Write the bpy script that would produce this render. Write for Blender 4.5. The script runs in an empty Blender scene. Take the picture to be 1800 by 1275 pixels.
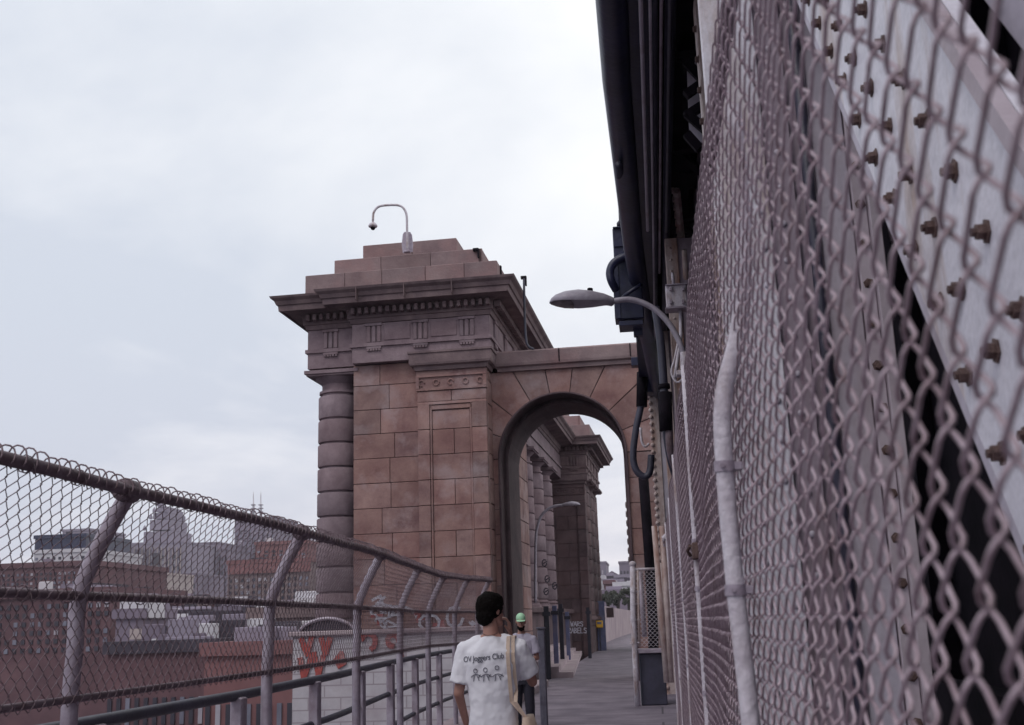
import bpy, bmesh, math, random
import numpy as np
from mathutils import Vector, Matrix
from mathutils.bvhtree import BVHTree
random.seed(7); rng = np.random.default_rng(7)
sc = bpy.context.scene
C = sc.collection
R = math.radians
# ------------------------------------------------------------------ camera
F = 1960.0; CX, CY = 900.0, 637.5; EYE = 1.6
_n = lambda v: v/np.linalg.norm(v)
_Y = _n(np.array([1155-CX, -(1087-CY), -F]))
_U = np.array([620-CX, CY+7850, -F]); _U = _n(_U-_U.dot(_Y)*_Y)
_X = np.cross(_Y, _U)
_M = np.array([_X, _Y, _U])
cam_d = bpy.data.cameras.new('camera'); cam = bpy.data.objects.new('camera', cam_d); C.objects.link(cam)
m4 = Matrix.Identity(4)
for i in range(3):
    for j in range(3): m4[i][j] = _M[i][j]
m4[2][3] = EYE
cam.matrix_world = m4
cam_d.sensor_width = 36; cam_d.lens = F/1800*36; cam_d.clip_start = 0.05; cam_d.clip_end = 6000
cam_d.dof.use_dof = True; cam_d.dof.focus_distance = 12; cam_d.dof.aperture_fstop = 7.5
sc.camera = cam
# ------------------------------------------------------------------ world, sun, exposure
SUN_EL, SUN_AZ = 48, 215
w = bpy.data.worlds.new('World'); sc.world = w; w.use_nodes = True
nt = w.node_tree; nt.nodes.clear(); N = nt.nodes.new; L = nt.links.new
out = N('ShaderNodeOutputWorld'); mixs = N('ShaderNodeMixShader')
sky = N('ShaderNodeTexSky'); sky.sky_type = 'NISHITA'; sky.sun_disc = False
sky.sun_elevation = R(SUN_EL); sky.sun_rotation = R(SUN_AZ); sky.air_density = 1.2; sky.dust_density = 3
b1 = N('ShaderNodeBackground'); b1.inputs[1].default_value = 0.08; L(sky.outputs[0], b1.inputs[0])
tc = N('ShaderNodeTexCoord'); sep = N('ShaderNodeSeparateXYZ'); L(tc.outputs['Generated'], sep.inputs[0])
# project the direction on a flat cloud layer so the bands flatten towards the horizon
zz = N('ShaderNodeMath'); zz.operation = 'ADD'; zz.inputs[1].default_value = 0.16; L(sep.outputs[2], zz.inputs[0])
zm = N('ShaderNodeMath'); zm.operation = 'MAXIMUM'; zm.inputs[1].default_value = 0.05; L(zz.outputs[0], zm.inputs[0])
dx = N('ShaderNodeMath'); dx.operation = 'DIVIDE'; L(sep.outputs[0], dx.inputs[0]); L(zm.outputs[0], dx.inputs[1])
dy = N('ShaderNodeMath'); dy.operation = 'DIVIDE'; L(sep.outputs[1], dy.inputs[0]); L(zm.outputs[0], dy.inputs[1])
cmb = N('ShaderNodeCombineXYZ'); L(dx.outputs[0], cmb.inputs[0]); L(dy.outputs[0], cmb.inputs[1])
ns = N('ShaderNodeTexNoise'); ns.inputs['Scale'].default_value = 0.8; ns.inputs['Detail'].default_value = 6; ns.inputs['Roughness'].default_value = .55
ns.inputs['Distortion'].default_value = .4
L(cmb.outputs[0], ns.inputs[0])
cr = N('ShaderNodeValToRGB'); cr.color_ramp.elements[0].position = .36; cr.color_ramp.elements[1].position = .66
cr.color_ramp.elements[0].color = (.64, .685, .765, 1); cr.color_ramp.elements[1].color = (.97, .98, .99, 1)
dot = N('ShaderNodeVectorMath'); dot.operation = 'DOT_PRODUCT'; dot.inputs[1].default_value = (.34, .1, .30); L(tc.outputs['Generated'], dot.inputs[0])
ad = N('ShaderNodeMath'); ad.operation = 'ADD'; L(ns.outputs[0], ad.inputs[0]); L(dot.outputs['Value'], ad.inputs[1]); ad2 = N('ShaderNodeMath'); ad2.operation = 'SUBTRACT'; L(ad.outputs[0], ad2.inputs[0]); ad2.inputs[1].default_value = .13
L(ad2.outputs[0], cr.inputs[0])
# high thin cloud is brighter towards the veiled sun, dull lilac towards the horizon
gr = N('ShaderNodeMapRange'); gr.inputs[1].default_value = 0.0; gr.inputs[2].default_value = .55
gr.inputs[3].default_value = 0.0; gr.inputs[4].default_value = 1.0; L(sep.outputs[2], gr.inputs[0])
cg = N('ShaderNodeValToRGB'); e = cg.color_ramp.elements; e[0].position = 0; e[0].color = (1.02, .95, .97, 1); e[1].position = 1; e[1].color = (1.06, 1.055, 1.05, 1)
k = e.new(.22); k.color = (.95, .93, .96, 1); k = e.new(.5); k.color = (.97, .97, .985, 1)
L(gr.outputs[0], cg.inputs[0])
mu = N('ShaderNodeMix'); mu.data_type = 'RGBA'; mu.blend_type = 'MULTIPLY'; mu.inputs[0].default_value = 1
L(cr.outputs[0], mu.inputs[6]); L(cg.outputs[0], mu.inputs[7])
b2 = N('ShaderNodeBackground'); b2.inputs[1].default_value = 1.0; L(mu.outputs[2], b2.inputs[0])
mixs.inputs[0].default_value = .93; L(b1.outputs[0], mixs.inputs[1]); L(b2.outputs[0], mixs.inputs[2]); L(mixs.outputs[0], out.inputs[0])
sd = bpy.data.lights.new('sun', 'SUN'); sd.energy = .7; sd.angle = R(22); sd.color = (1, .93, .88)
so = bpy.data.objects.new('sun', sd); C.objects.link(so)
az = R(SUN_AZ); d = Vector((math.sin(az)*math.cos(R(SUN_EL)), math.cos(az)*math.cos(R(SUN_EL)), math.sin(R(SUN_EL))))
so.rotation_euler = d.to_track_quat('Z', 'Y').to_euler()
sc.view_settings.view_transform = 'Standard'; sc.view_settings.look = 'None'; sc.view_settings.exposure = 0.2
# ------------------------------------------------------------------ helpers
def P(px, py, Y):
    r = _M @ np.array([px-CX, -(py-CY), -F]); r = r*(Y/r[1]); return Vector((r[0], r[1], r[2]+EYE))
def props(o, label=None, cat=None, group=None, kind=None):
    if label: o['label'] = label
    if cat: o['category'] = cat
    if group: o['group'] = group
    if kind: o['kind'] = kind
    return o
def thing(name, label, cat, loc=(0, 0, 0), group=None, rz=0):
    o = bpy.data.objects.new(name, None); C.objects.link(o); o.empty_display_size = .2
    o.location = loc; o.rotation_euler = (0, 0, rz); props(o, label, cat, group); return o
def dup(o, parent=None):
    c = o.copy(); C.objects.link(c); c.parent = parent
    for ch in [x for x in C.objects if x.parent == o]: dup(ch, c)
    return c
def chain_inv(p):
    m = Matrix.Identity(4)
    while p is not None:
        m = Matrix.LocRotScale(p.location, p.rotation_euler, p.scale) @ m; p = p.parent
    return m.inverted()
class MB:
    def __init__(s, tf=None): s.v = []; s.f = []; s.tf = tf
    def raw(s, vs, fs):
        b = len(s.v); s.v += [tuple(v) for v in vs]; s.f += [tuple(i+b for i in f) for f in fs]; return s
    def box(s, x0, x1, y0, y1, z0, z1, bev=0):
        if bev <= 0:
            vs = [(x, y, z) for x in (x0, x1) for y in (y0, y1) for z in (z0, z1)]
            return s.raw(vs, [(0, 1, 3, 2), (4, 6, 7, 5), (0, 4, 5, 1), (2, 3, 7, 6), (0, 2, 6, 4), (1, 5, 7, 3)])
        b = bev
        pl = [(x0+b, y0), (x1-b, y0), (x1, y0+b), (x1, y1-b), (x1-b, y1), (x0+b, y1), (x0, y1-b), (x0, y0+b)]
        cx, cy = (x0+x1)/2, (y0+y1)/2
        def ins(q): return [(cx+(x-cx)*max(0, 1-b/(abs(x1-x0)/2)), cy+(y-cy)*max(0, 1-b/(abs(y1-y0)/2))) for x, y in q]
        rings = [(ins(pl), z0), (pl, z0+b), (pl, z1-b), (ins(pl), z1)]
        vs = [(x, y, z) for q, z in rings for x, y in q]; fs = []
        for r in range(3):
            for i in range(8): j = (i+1) % 8; fs.append((r*8+i, r*8+j, r*8+8+j, r*8+8+i))
        fs.append(tuple(range(7, -1, -1))); fs.append(tuple(range(24, 32)))
        return s.raw(vs, fs)
    def obox(s, c, ax, ay, az):
        """box from centre and three half-axis vectors"""
        c, ax, ay, az = map(Vector, (c, ax, ay, az))
        vs = [c+ax*i+ay*j+az*k for i in (-1, 1) for j in (-1, 1) for k in (-1, 1)]
        return s.raw(vs, [(0, 1, 3, 2), (4, 6, 7, 5), (0, 4, 5, 1), (2, 3, 7, 6), (0, 2, 6, 4), (1, 5, 7, 3)])
    def prism(s, pts, d):
        """planar polygon extruded by vector d"""
        n = len(pts); d = Vector(d); p = [Vector(q) for q in pts]
        return s.raw(p+[q+d for q in p], [tuple(range(n-1, -1, -1)), tuple(range(n, 2*n))]+[(i, (i+1) % n, n+(i+1) % n, n+i) for i in range(n)])
    def tube(s, pts, r, n=10, cap=True):
        pts = [Vector(p) for p in pts]; rr = r if isinstance(r, (list, tuple)) else [r]*len(pts)
        t = (pts[1]-pts[0]).normalized(); u = t.orthogonal().normalized(); rings = []
        for i, p in enumerate(pts):
            a = (pts[i]-pts[i-1]).normalized() if i else (pts[1]-pts[0]).normalized()
            b = (pts[i+1]-pts[i]).normalized() if i < len(pts)-1 else a
            t = (a+b).normalized() if (a+b).length > 1e-6 else a
            u = (u-t*u.dot(t)).normalized(); v = t.cross(u)
            rings.append([p+(u*math.cos(2*math.pi*k/n)+v*math.sin(2*math.pi*k/n))*rr[i] for k in range(n)])
        vs = [q for g in rings for q in g]; fs = []
        for i in range(len(pts)-1):
            for k in range(n): k2 = (k+1) % n; fs.append((i*n+k, i*n+k2, i*n+n+k2, i*n+n+k))
        if cap: fs += [tuple(range(n-1, -1, -1)), tuple(range((len(pts)-1)*n, len(pts)*n))]
        return s.raw(vs, fs)
    def lathe(s, c, prof, n=28, axis=(0, 0, 1)):
        """prof: (radius, height) from c along axis"""
        c = Vector(c); a = Vector(axis).normalized(); u = a.orthogonal().normalized(); v = a.cross(u); vs = []; fs = []
        for r, h in prof:
            for k in range(n): vs.append(c+a*h+(u*math.cos(2*math.pi*k/n)+v*math.sin(2*math.pi*k/n))*max(r, 1e-5))
        for i in range(len(prof)-1):
            for k in range(n): k2 = (k+1) % n; fs.append((i*n+k, i*n+k2, i*n+n+k2, i*n+n+k))
        fs += [tuple(range(n-1, -1, -1)), tuple(range((len(prof)-1)*n, len(prof)*n))]
        return s.raw(vs, fs)
    def ball(s, c, rx, ry=None, rz=None, n=14, m=10, rot=None):
        ry = ry or rx; rz = rz or rx; vs = []; fs = []; c = Vector(c)
        for i in range(m+1):
            a = math.pi*i/m
            for k in range(n):
                b = 2*math.pi*k/n; q = Vector((rx*math.sin(a)*math.cos(b), ry*math.sin(a)*math.sin(b), rz*math.cos(a)))
                if rot is not None: q = rot @ q
                vs.append(c+q)
        for i in range(m):
            for k in range(n): k2 = (k+1) % n; fs.append((i*n+k, i*n+n+k, i*n+n+k2, i*n+k2))
        return s.raw(vs, fs)
    def cone(s, a, ra, b, rb, n=12):
        """round cone (tapered capsule)"""
        a = Vector(a); b = Vector(b); ax = (b-a); Ln = ax.length; pr = []
        for i in range(5): t = math.pi/2*i/4; pr.append((ra*math.sin(t), -ra*math.cos(t)))
        for i in range(5): t = math.pi/2*i/4; pr.append((rb*math.cos(t), Ln+rb*math.sin(t)))
        return s.lathe(a, pr, n, ax)
    def loft(s, secs, n=24):
        """secs: (centre, rx, ry[, power]) horizontal super-ellipse sections bottom to top"""
        vs = []; fs = []
        for sec in secs:
            c, rx, ry = sec[:3]; p = sec[3] if len(sec) > 3 else 2.0
            for k in range(n):
                t = 2*math.pi*k/n; ct, st = math.cos(t), math.sin(t)
                vs.append((c[0]+rx*math.copysign(abs(ct)**(2/p), ct), c[1]+ry*math.copysign(abs(st)**(2/p), st), c[2]))
        for i in range(len(secs)-1):
            for k in range(n): k2 = (k+1) % n; fs.append((i*n+k, i*n+k2, i*n+n+k2, i*n+n+k))
        fs += [tuple(range(n-1, -1, -1)), tuple(range((len(secs)-1)*n, len(secs)*n))]
        return s.raw(vs, fs)
    def sweep(s, plan, prof, closed_top=True):
        """rectilinear CCW plan offset outwards by prof=(out, z) rings"""
        n = len(plan); vs = []; fs = []; nr = []
        for i in range(n):
            a, b, c = Vector(plan[i-1]), Vector(plan[i]), Vector(plan[(i+1) % n])
            e1 = (b-a).normalized(); e2 = (c-b).normalized(); n1 = Vector((e1.y, -e1.x)); n2 = Vector((e2.y, -e2.x))
            k = 1+n1.dot(n2); nr.append((n1+n2)/k if k > .01 else n1)
        for o, z in prof:
            for i in range(n): q = Vector(plan[i])+nr[i]*o; vs.append((q.x, q.y, z))
        for j in range(len(prof)-1):
            for i in range(n): i2 = (i+1) % n; fs.append((j*n+i, j*n+i2, j*n+n+i2, j*n+n+i))
        fs += [tuple(range(n-1, -1, -1)), tuple(range((len(prof)-1)*n, len(prof)*n))]
        return s.raw(vs, fs)
    def build(s, name, mat, parent=None, smooth=False, auto=None):
        vs = [Vector(v) for v in s.v]
        if s.tf: vs = [s.tf(v) for v in vs]
        if parent is not None:
            im = chain_inv(parent); vs = [im @ v for v in vs]
        me = bpy.data.meshes.new(name); me.from_pydata([tuple(v) for v in vs], [], s.f)
        bm = bmesh.new(); bm.from_mesh(me); bmesh.ops.recalc_face_normals(bm, faces=bm.faces); bm.to_mesh(me); bm.free()
        me.materials.append(mat)
        if smooth or auto:
            for p in me.polygons: p.use_smooth = True
            if auto: me.set_sharp_from_angle(angle=R(auto))
        o = bpy.data.objects.new(name, me); C.objects.link(o); o.parent = parent; return o
def struct(o): o['kind'] = 'structure'; return o
def part(o, label): o['label'] = label; return o
def bez(p, n=8):
    """smooth polyline through points (Catmull-Rom)"""
    p = [Vector(q) for q in p]; q = [p[0]*2-p[1]]+p+[p[-1]*2-p[-2]]; o = []
    for i in range(1, len(q)-2):
        for k in range(n):
            t = k/n; a, b, c, d = q[i-1:i+3]
            o.append(.5*((2*b)+(c-a)*t+(2*a-5*b+4*c-d)*t*t+(3*b-a-3*c+d)*t*t*t))
    o.append(p[-1]); return o
# ------------------------------------------------------------------ materials
def mat(name, c1, c2=None, rough=.8, metal=0, scale=3, detail=6, bump=.3, island=0, stain=None, stain_amt=.5, stain_scale=.8,
        streak=0, joints=None, flat=False, bscale=None, spec=.5, fine=.0):
    m = bpy.data.materials.new(name); m.use_nodes = True; t = m.node_tree; t.nodes.clear(); n = t.nodes.new; l = t.links.new
    o = n('ShaderNodeOutputMaterial'); b = n('ShaderNodeBsdfPrincipled'); l(b.outputs[0], o.inputs[0])
    b.inputs['Roughness'].default_value = rough; b.inputs['Metallic'].default_value = metal
    b.inputs['Specular IOR Level'].default_value = spec
    g = n('ShaderNodeNewGeometry'); c2 = c2 or tuple(x*.6 for x in c1)
    no = n('ShaderNodeTexNoise'); no.inputs['Scale'].default_value = scale; no.inputs['Detail'].default_value = detail; no.inputs['Roughness'].default_value = .62
    l(g.outputs['Position'], no.inputs[0])
    r = n('ShaderNodeValToRGB'); r.color_ramp.elements[0].position = .32; r.color_ramp.elements[1].position = .66
    r.color_ramp.elements[0].color = (*c2, 1); r.color_ramp.elements[1].color = (*c1, 1); l(no.outputs[0], r.inputs[0])
    col = r.outputs[0]
    def mix(a, bcol, fac, mode='MIX'):
        x = n('ShaderNodeMix'); x.data_type = 'RGBA'; x.blend_type = mode
        l(a, x.inputs[6])
        if isinstance(bcol, tuple): x.inputs[7].default_value = (*bcol, 1)
        else: l(bcol, x.inputs[7])
        if isinstance(fac, float): x.inputs[0].default_value = fac
        else: l(fac, x.inputs[0])
        return x.outputs[2]
    if stain:
        mp = n('ShaderNodeMapping'); l(g.outputs['Position'], mp.inputs[0]); mp.inputs['Location'].default_value = (13, 7, 3)
        if streak: mp.inputs['Scale'].default_value = (1, 1, 1/streak)
        n2 = n('ShaderNodeTexNoise'); n2.inputs['Scale'].default_value = stain_scale; n2.inputs['Detail'].default_value = 7; n2.inputs['Roughness'].default_value = .65
        l(mp.outputs[0], n2.inputs[0])
        r2 = n('ShaderNodeMapRange'); r2.inputs[1].default_value = .5; r2.inputs[2].default_value = .68; r2.inputs[4].default_value = stain_amt
        l(n2.outputs[0], r2.inputs[0]); col = mix(col, stain, r2.outputs[0])
    if island:
        rr = n('ShaderNodeMapRange'); rr.inputs[3].default_value = 1-island; rr.inputs[4].default_value = 1+island*.7
        l(g.outputs['Random Per Island'], rr.inputs[0]); cc = n('ShaderNodeCombineColor'); 
        for i in range(3): l(rr.outputs[0], cc.inputs[i])
        col = mix(col, cc.outputs[0], 1.0, 'MULTIPLY')
        w_ = n('ShaderNodeMath'); w_.operation = 'MULTIPLY'; w_.inputs[1].default_value = 7.31; l(g.outputs['Random Per Island'], w_.inputs[0])
        w2 = n('ShaderNodeMath'); w2.operation = 'FRACT'; l(w_.outputs[0], w2.inputs[0])
        w3 = n('ShaderNodeMath'); w3.operation = 'MULTIPLY'; w3.inputs[1].default_value = island*1.6; l(w2.outputs[0], w3.inputs[0])
        col = mix(col, tuple(min(1, x) for x in (c1[0]*1.08, c1[1]*.72, c1[2]*.62)), w3.outputs[0])
    if joints:   # brick courses: (width, height, mortar colour)
        mp = n('ShaderNodeMapping'); l(g.outputs['Position'], mp.inputs[0]); mp.inputs['Rotation'].default_value = (0 if flat else R(90), 0, 0)
        br = n('ShaderNodeTexBrick'); br.inputs['Scale'].default_value = 1; br.inputs['Brick Width'].default_value = joints[0]; br.inputs['Row Height'].default_value = joints[1]
        br.inputs['Mortar Size'].default_value = joints[1]*(.012 if flat else .06); l(mp.outputs[0], br.inputs[0]); col = mix(col, joints[2], br.outputs['Fac'])
    if fine:
        nf = n('ShaderNodeTexNoise'); nf.inputs['Scale'].default_value = 60; nf.inputs['Detail'].default_value = 3; l(g.outputs['Position'], nf.inputs[0])
        rf = n('ShaderNodeMapRange'); rf.inputs[1].default_value = .3; rf.inputs[2].default_value = .7; rf.inputs[3].default_value = 1-fine; rf.inputs[4].default_value = 1+fine
        l(nf.outputs[0], rf.inputs[0]); cc = n('ShaderNodeCombineColor')
        for i in range(3): l(rf.outputs[0], cc.inputs[i])
        col = mix(col, cc.outputs[0], 1.0, 'MULTIPLY')
    l(col, b.inputs['Base Color'])
    if bump:
        nb = n('ShaderNodeTexNoise'); nb.inputs['Scale'].default_value = bscale or scale*6; nb.inputs['Detail'].default_value = 6; l(g.outputs['Position'], nb.inputs[0])
        bp = n('ShaderNodeBump'); bp.inputs['Strength'].default_value = bump; bp.inputs['Distance'].default_value = .02; l(nb.outputs[0], bp.inputs['Height']); l(bp.outputs[0], b.inputs['Normal'])
    return m
M_ashlar = mat('ashlar_stone', (.315, .205, .19), (.145, .08, .085), .88, scale=1.5, detail=9, island=.17, stain=(.34, .265, .275), stain_amt=.9, stain_scale=1.1, bump=.5, bscale=14, fine=.1)
M_grey = mat('grey_granite', (.26, .20, .225), (.14, .10, .12), .88, scale=1.8, island=.10, stain=(.13, .095, .11), stain_amt=.6, stain_scale=.9, streak=3, bump=.5, bscale=14, fine=.1)
M_corn = mat('cornice_stone', (.21, .152, .158), (.10, .068, .078), .9, scale=1.6, stain=(.10, .07, .085), stain_amt=.75, stain_scale=.8, streak=4, bump=.5, bscale=14, island=.08, fine=.1)  # base colour darkened for soffit soot and for deeper shade under the cornice
M_step = mat('attic_stone', (.26, .195, .20), (.16, .11, .12), .88, scale=1.3, island=.1, stain=(.30, .17, .17), stain_amt=.6, stain_scale=.5, bump=.5, bscale=14, fine=.1)
M_dark = mat('dark_stone', (.085, .06, .075), (.03, .02, .03), .9, scale=1.2, bump=.5, bscale=12)
M_jamb = mat('dark_jamb_stone', (.12, .08, .09), (.045, .028, .038), .9, scale=1.0, bump=.5, bscale=12, island=.1)  # darker, mottled stone for jambs, soffit, cores and walls behind the arch
M_jamb2 = mat('dark_brown_stone', (.15, .10, .108), (.06, .038, .047), .9, scale=1.0, bump=.5, bscale=12, island=.12, stain=(.06, .045, .055), stain_amt=.7, stain_scale=.5)  # darker brown stone for the far pylon and the corbel
M_wire2 = mat('bright_weathered_wire', (.50, .395, .445), (.30, .215, .25), .42, .4, scale=25, detail=3, bump=.1, stain=(.20, .13, .13), stain_amt=.5, stain_scale=6)  # lighter than the left fence wire; lit highlights are put into the colour
M_wire = mat('weathered_wire', (.25, .19, .22), (.13, .085, .10), .55, .35, scale=25, detail=3, bump=.1, stain=(.10, .05, .045), stain_amt=.5, stain_scale=6)
M_rail = mat('weathered_rail', (.20, .15, .18), (.10, .07, .085), .6, .2, scale=9, bump=.2, stain=(.08, .04, .04), stain_amt=.6, stain_scale=5)
M_postgal = mat('galvanised_post', (.42, .37, .44), (.27, .22, .27), .5, .3, scale=7, bump=.2, stain=(.18, .12, .13), stain_amt=.6, stain_scale=4, streak=3)
M_white = mat('white_pipe_paint', (.58, .54, .60), (.42, .37, .42), .6, 0, scale=9, bump=.3, stain=(.28, .19, .17), stain_amt=.85, stain_scale=9, streak=3, fine=.12)
M_steel = mat('lavender_grey_steel_paint', (.52, .48, .56), (.42, .38, .45), .6, 0, scale=3, bump=.25, stain=(.23, .16, .17), stain_amt=.6, stain_scale=2.2, streak=4)
M_steel2 = mat('mauve_steel_paint', (.36, .30, .36), (.26, .205, .25), .6, 0, scale=3, bump=.25, stain=(.13, .08, .09), stain_amt=.6, stain_scale=2.2, streak=5)
M_lsteel = mat('light_steel_paint', (.74, .72, .80), (.60, .58, .65), .5, 0, scale=2.5, bump=.3, stain=(.34, .20, .13), stain_amt=.85, stain_scale=3.2, streak=5, fine=.08)
M_cream = mat('rust_streaked_cream_steel', (.55, .47, .46), (.34, .25, .24), .6, 0, scale=6, bump=.3, stain=(.22, .09, .05), stain_amt=.9, stain_scale=3.0, streak=6)
M_steel3 = mat('chalky_steel_paint', (.47, .41, .46), (.35, .29, .33), .6, 0, scale=3, bump=.25, stain=(.22, .12, .09), stain_amt=.6, stain_scale=2.6, streak=5)
M_rust = mat('rusted_bolt', (.15, .095, .085), (.07, .038, .036), .7, .2, scale=30, bump=.4)
M_navy = mat('navy_blue_paint', (.020, .022, .070), (.009, .010, .032), .4, 0, scale=3, bump=.2)
M_blue = mat('blue_conduit_paint', (.048, .046, .078), (.024, .022, .038), .5, 0, scale=3, bump=.2)
M_bluelt = mat('faded_blue_paint', (.13, .14, .26), (.08, .085, .16), .6, 0, scale=3, bump=.2, stain=(.2, .18, .24), stain_amt=.5, stain_scale=2)
M_postgrey = mat('weathered_grey_post', (.12, .115, .155), (.065, .06, .085), .8, 0, scale=9, bump=.4, stain=(.22, .20, .24), stain_amt=.5, stain_scale=5, streak=4)
M_slate = mat('dark_slate_paint', (.024, .022, .040), (.013, .011, .02), .6, 0, scale=3, bump=.2)
M_black = mat('near_black_steel', (.014, .010, .016), (.006, .005, .008), .9, 0, scale=3, bump=.2, spec=.1)  # even near-black tone for bridge interior, deck underside and small fittings
M_lamp = mat('grey_lamp_casting', (.36, .33, .39), (.25, .22, .27), .5, .1, scale=12, bump=.1)
M_lens = mat('dull_lamp_glass', (.13, .10, .12), (.06, .045, .055), .25, 0, scale=14, bump=.1)
M_path = mat('worn_path_concrete', (.22, .185, .225), (.11, .09, .12), .85, 0, scale=1.1, fine=.15, joints=(40, 1.55, (.06, .05, .065)), flat=True, bump=.4, stain=(.10, .085, .11), stain_amt=.5, stain_scale=.5, bscale=30)
M_ground = mat('street_asphalt', (.07, .06, .075), (.045, .038, .05), .9, 0, scale=.05, bump=0)
M_conc = mat('pinkish_concrete', (.42, .34, .36), (.30, .23, .26), .85, 0, scale=.6, bump=.3, stain=(.20, .15, .18), stain_amt=.6, stain_scale=.4, streak=3)
M_whitewall = mat('white_painted_block', (.50, .47, .51), (.38, .35, .39), .8, 0, scale=2, bump=.3, joints=(.8, .28, (.30, .26, .29)), stain=(.35, .28, .31), stain_amt=.5, stain_scale=1)
M_redpaint = mat('red_spray_paint', (.38, .07, .06), (.26, .05, .05), .8, 0, scale=8, bump=0, stain=(.45, .35, .36), stain_amt=.6, stain_scale=3)
M_whpaint = mat('pale_spray_paint', (.55, .54, .62), (.40, .38, .46), .6, 0, scale=12, bump=0)
M_blkpaint = mat('dark_spray_paint', (.05, .04, .06), (.03, .025, .04), .6, 0, scale=8, bump=0)
M_yellow = mat('yellow_plastic', (.85, .48, .05), (.72, .38, .04), .5, 0, scale=6, bump=0)
M_win = mat('dull_window_glass', (.045, .04, .06), (.025, .022, .035), .3, 0, scale=.3, bump=0)
M_winpale = mat('pale_window_glass', (.20, .20, .26), (.10, .10, .14), .3, 0, scale=.2, bump=0)
M_winlit = mat('curtained_window', (.42, .40, .45), (.30, .28, .33), .5, 0, scale=.2, bump=0)
M_bmauve = mat('hazy_limestone', (.27, .235, .30), (.21, .18, .235), .9, 0, scale=.05, bump=0)
M_bgrey = mat('grey_facade', (.21, .17, .225), (.15, .12, .165), .9, 0, scale=.06, bump=0)
M_bbrick = mat('dull_red_brick', (.15, .078, .09), (.095, .048, .06), .9, 0, scale=.35, bump=0, stain=(.10, .05, .06), stain_amt=.5, stain_scale=.15)
M_bred = mat('red_roofed_brick', (.23, .105, .11), (.16, .075, .08), .9, 0, scale=.3, bump=0)
M_btan = mat('tan_brick', (.20, .145, .15), (.14, .10, .105), .9, 0, scale=.3, bump=0)
M_bcream = mat('cream_stone', (.44, .37, .36), (.34, .28, .28), .9, 0, scale=.2, bump=0)
M_bwhite = mat('white_facade', (.55, .53, .57), (.45, .43, .47), .9, 0, scale=.3, bump=0)
M_bdark = mat('dark_tar_roof', (.06, .05, .07), (.04, .03, .045), .9, 0, scale=.3, bump=0)
M_leaf = mat('dark_foliage', (.055, .065, .05), (.025, .03, .028), .8, 0, scale=.8, bump=0, island=.3)
M_bark = mat('bark', (.08, .06, .055), (.04, .03, .03), .9, 0, scale=4, bump=.3)
# ------------------------------------------------------------------ ground, path
g = MB(); g.box(-3000, 3000, -600, 3800, -21, -20); struct(g.build('ground', M_ground))
g = MB(); g.prism([(-3.15, -8, 0), (.42, -8, 0), (.42, 24, 0), (.1, 30, 0), (.1, 62, 0), (.6, 220, 0), (-6.4, 220, 0), (-3.9, 90, 0), (-3.3, 60, 0), (-3.15, 40, 0)], (0, 0, -.5)); struct(g.build('path', M_path))
# ------------------------------------------------------------------ gatehouse: pylons, colonnade, arch (local units scaled to metres by TF)
TH = R(-2.0); S = 1.75
O_ = P(860, 900, 17.2*S)
def TF(v):
    x, y, z = v[0]*S, v[1]*S, EYE+(v[2]-EYE)*S
    return Vector((O_.x+math.cos(TH)*x-math.sin(TH)*y, O_.y+math.sin(TH)*x+math.cos(TH)*y, z))
LOW = -7.0
def mk(): return MB(TF)
ENT = [(0, 5.80), (0, 6.06), (.035, 6.06), (.035, 6.12), (0, 6.12)]
def ashlar(m, x0, x1, y, z0, z1, rows, seed, th=.018, gap=.004, wmin=.35, wmax=.75, axis='x'):
    """blocks standing th proud of plane y, one island each"""
    rr = random.Random(seed); zs = [z1]
    for z in rows:
        if z0 < z < z1: zs.append(z)
    zs.append(z0)
    for i in range(len(zs)-1):
        zt, zb = zs[i], zs[i+1]; x = x0
        while x < x1-1e-4:
            nx = x+rr.uniform(wmin, wmax)
            if x1-nx < wmin*.7: nx = x1
            a, b = x+gap, nx-gap
            if x == x0: a = x0
            if nx == x1: b = x1
            t2 = th+rr.uniform(-.003, .003)
            if axis == 'x': m.box(a, b, y-t2, y+.02, zb+gap, zt-gap, .006)
            else: m.box(y-.02, y+t2, a, b, zb+gap, zt-gap, .006)
            x = nx
ROWS = [5.44-.4*i for i in range(32)]
def drum_column(cx, cy, ztop=5.76, zbase=1.62, r0=.34, r1=.37, joints=4.965, n=32):
    m = mk(); zz = joints; prof = []
    # shaft: banded drums with deep joints
    edges = [5.37]
    while zz > zbase+.2: edges.append(zz); zz -= .402
    edges.append(zbase+.12)
    prof = [(r1+.07, zbase), (r1+.07, zbase+.07), (r1+.03, zbase+.08), (r1+.03, zbase+.12)]
    for i in range(len(edges)-1, 0, -1):
        zb, zt = edges[i], edges[i-1]; f = (5.4-zb)/(5.4-zbase); r = r0+(r1-r0)*f
        prof += [(r-.045, zb+.0), (r-.045, zb+.022), (r-.008, zb+.026), (r, zb+.045), (r, zt-.03), (r-.012, zt-.012), (r-.045, zt-.004)]
    prof += [(r0-.05, 5.375), (r0-.05, 5.40), (r0-.01, 5.41), (r0-.01, 5.45), (r0-.055, 5.455), (r0-.055, 5.56), (r0-.02, 5.60), (r0+.05, 5.655), (r0+.06, 5.67)]
    m.lathe((cx, cy, 0), prof, n); m.box(cx-.43, cx+.43, cy-.43, cy+.43, 5.67, 5.70); m.box(cx-.46, cx+.46, cy-.46, cy+.46, 5.702, ztop)
    return m
CORN = [(0, 6.455), (.03, 6.46), (.05, 6.53), (.08, 6.54), (.08, 6.57), (.09, 6.69), (.17, 6.71), (.42, 6.74), (.42, 6.72), (.46, 6.72), (.47, 6.81), (.50, 6.82), (.53, 6.88), (.59, 6.92), (.61, 6.955), (0, 6.975)]
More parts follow.
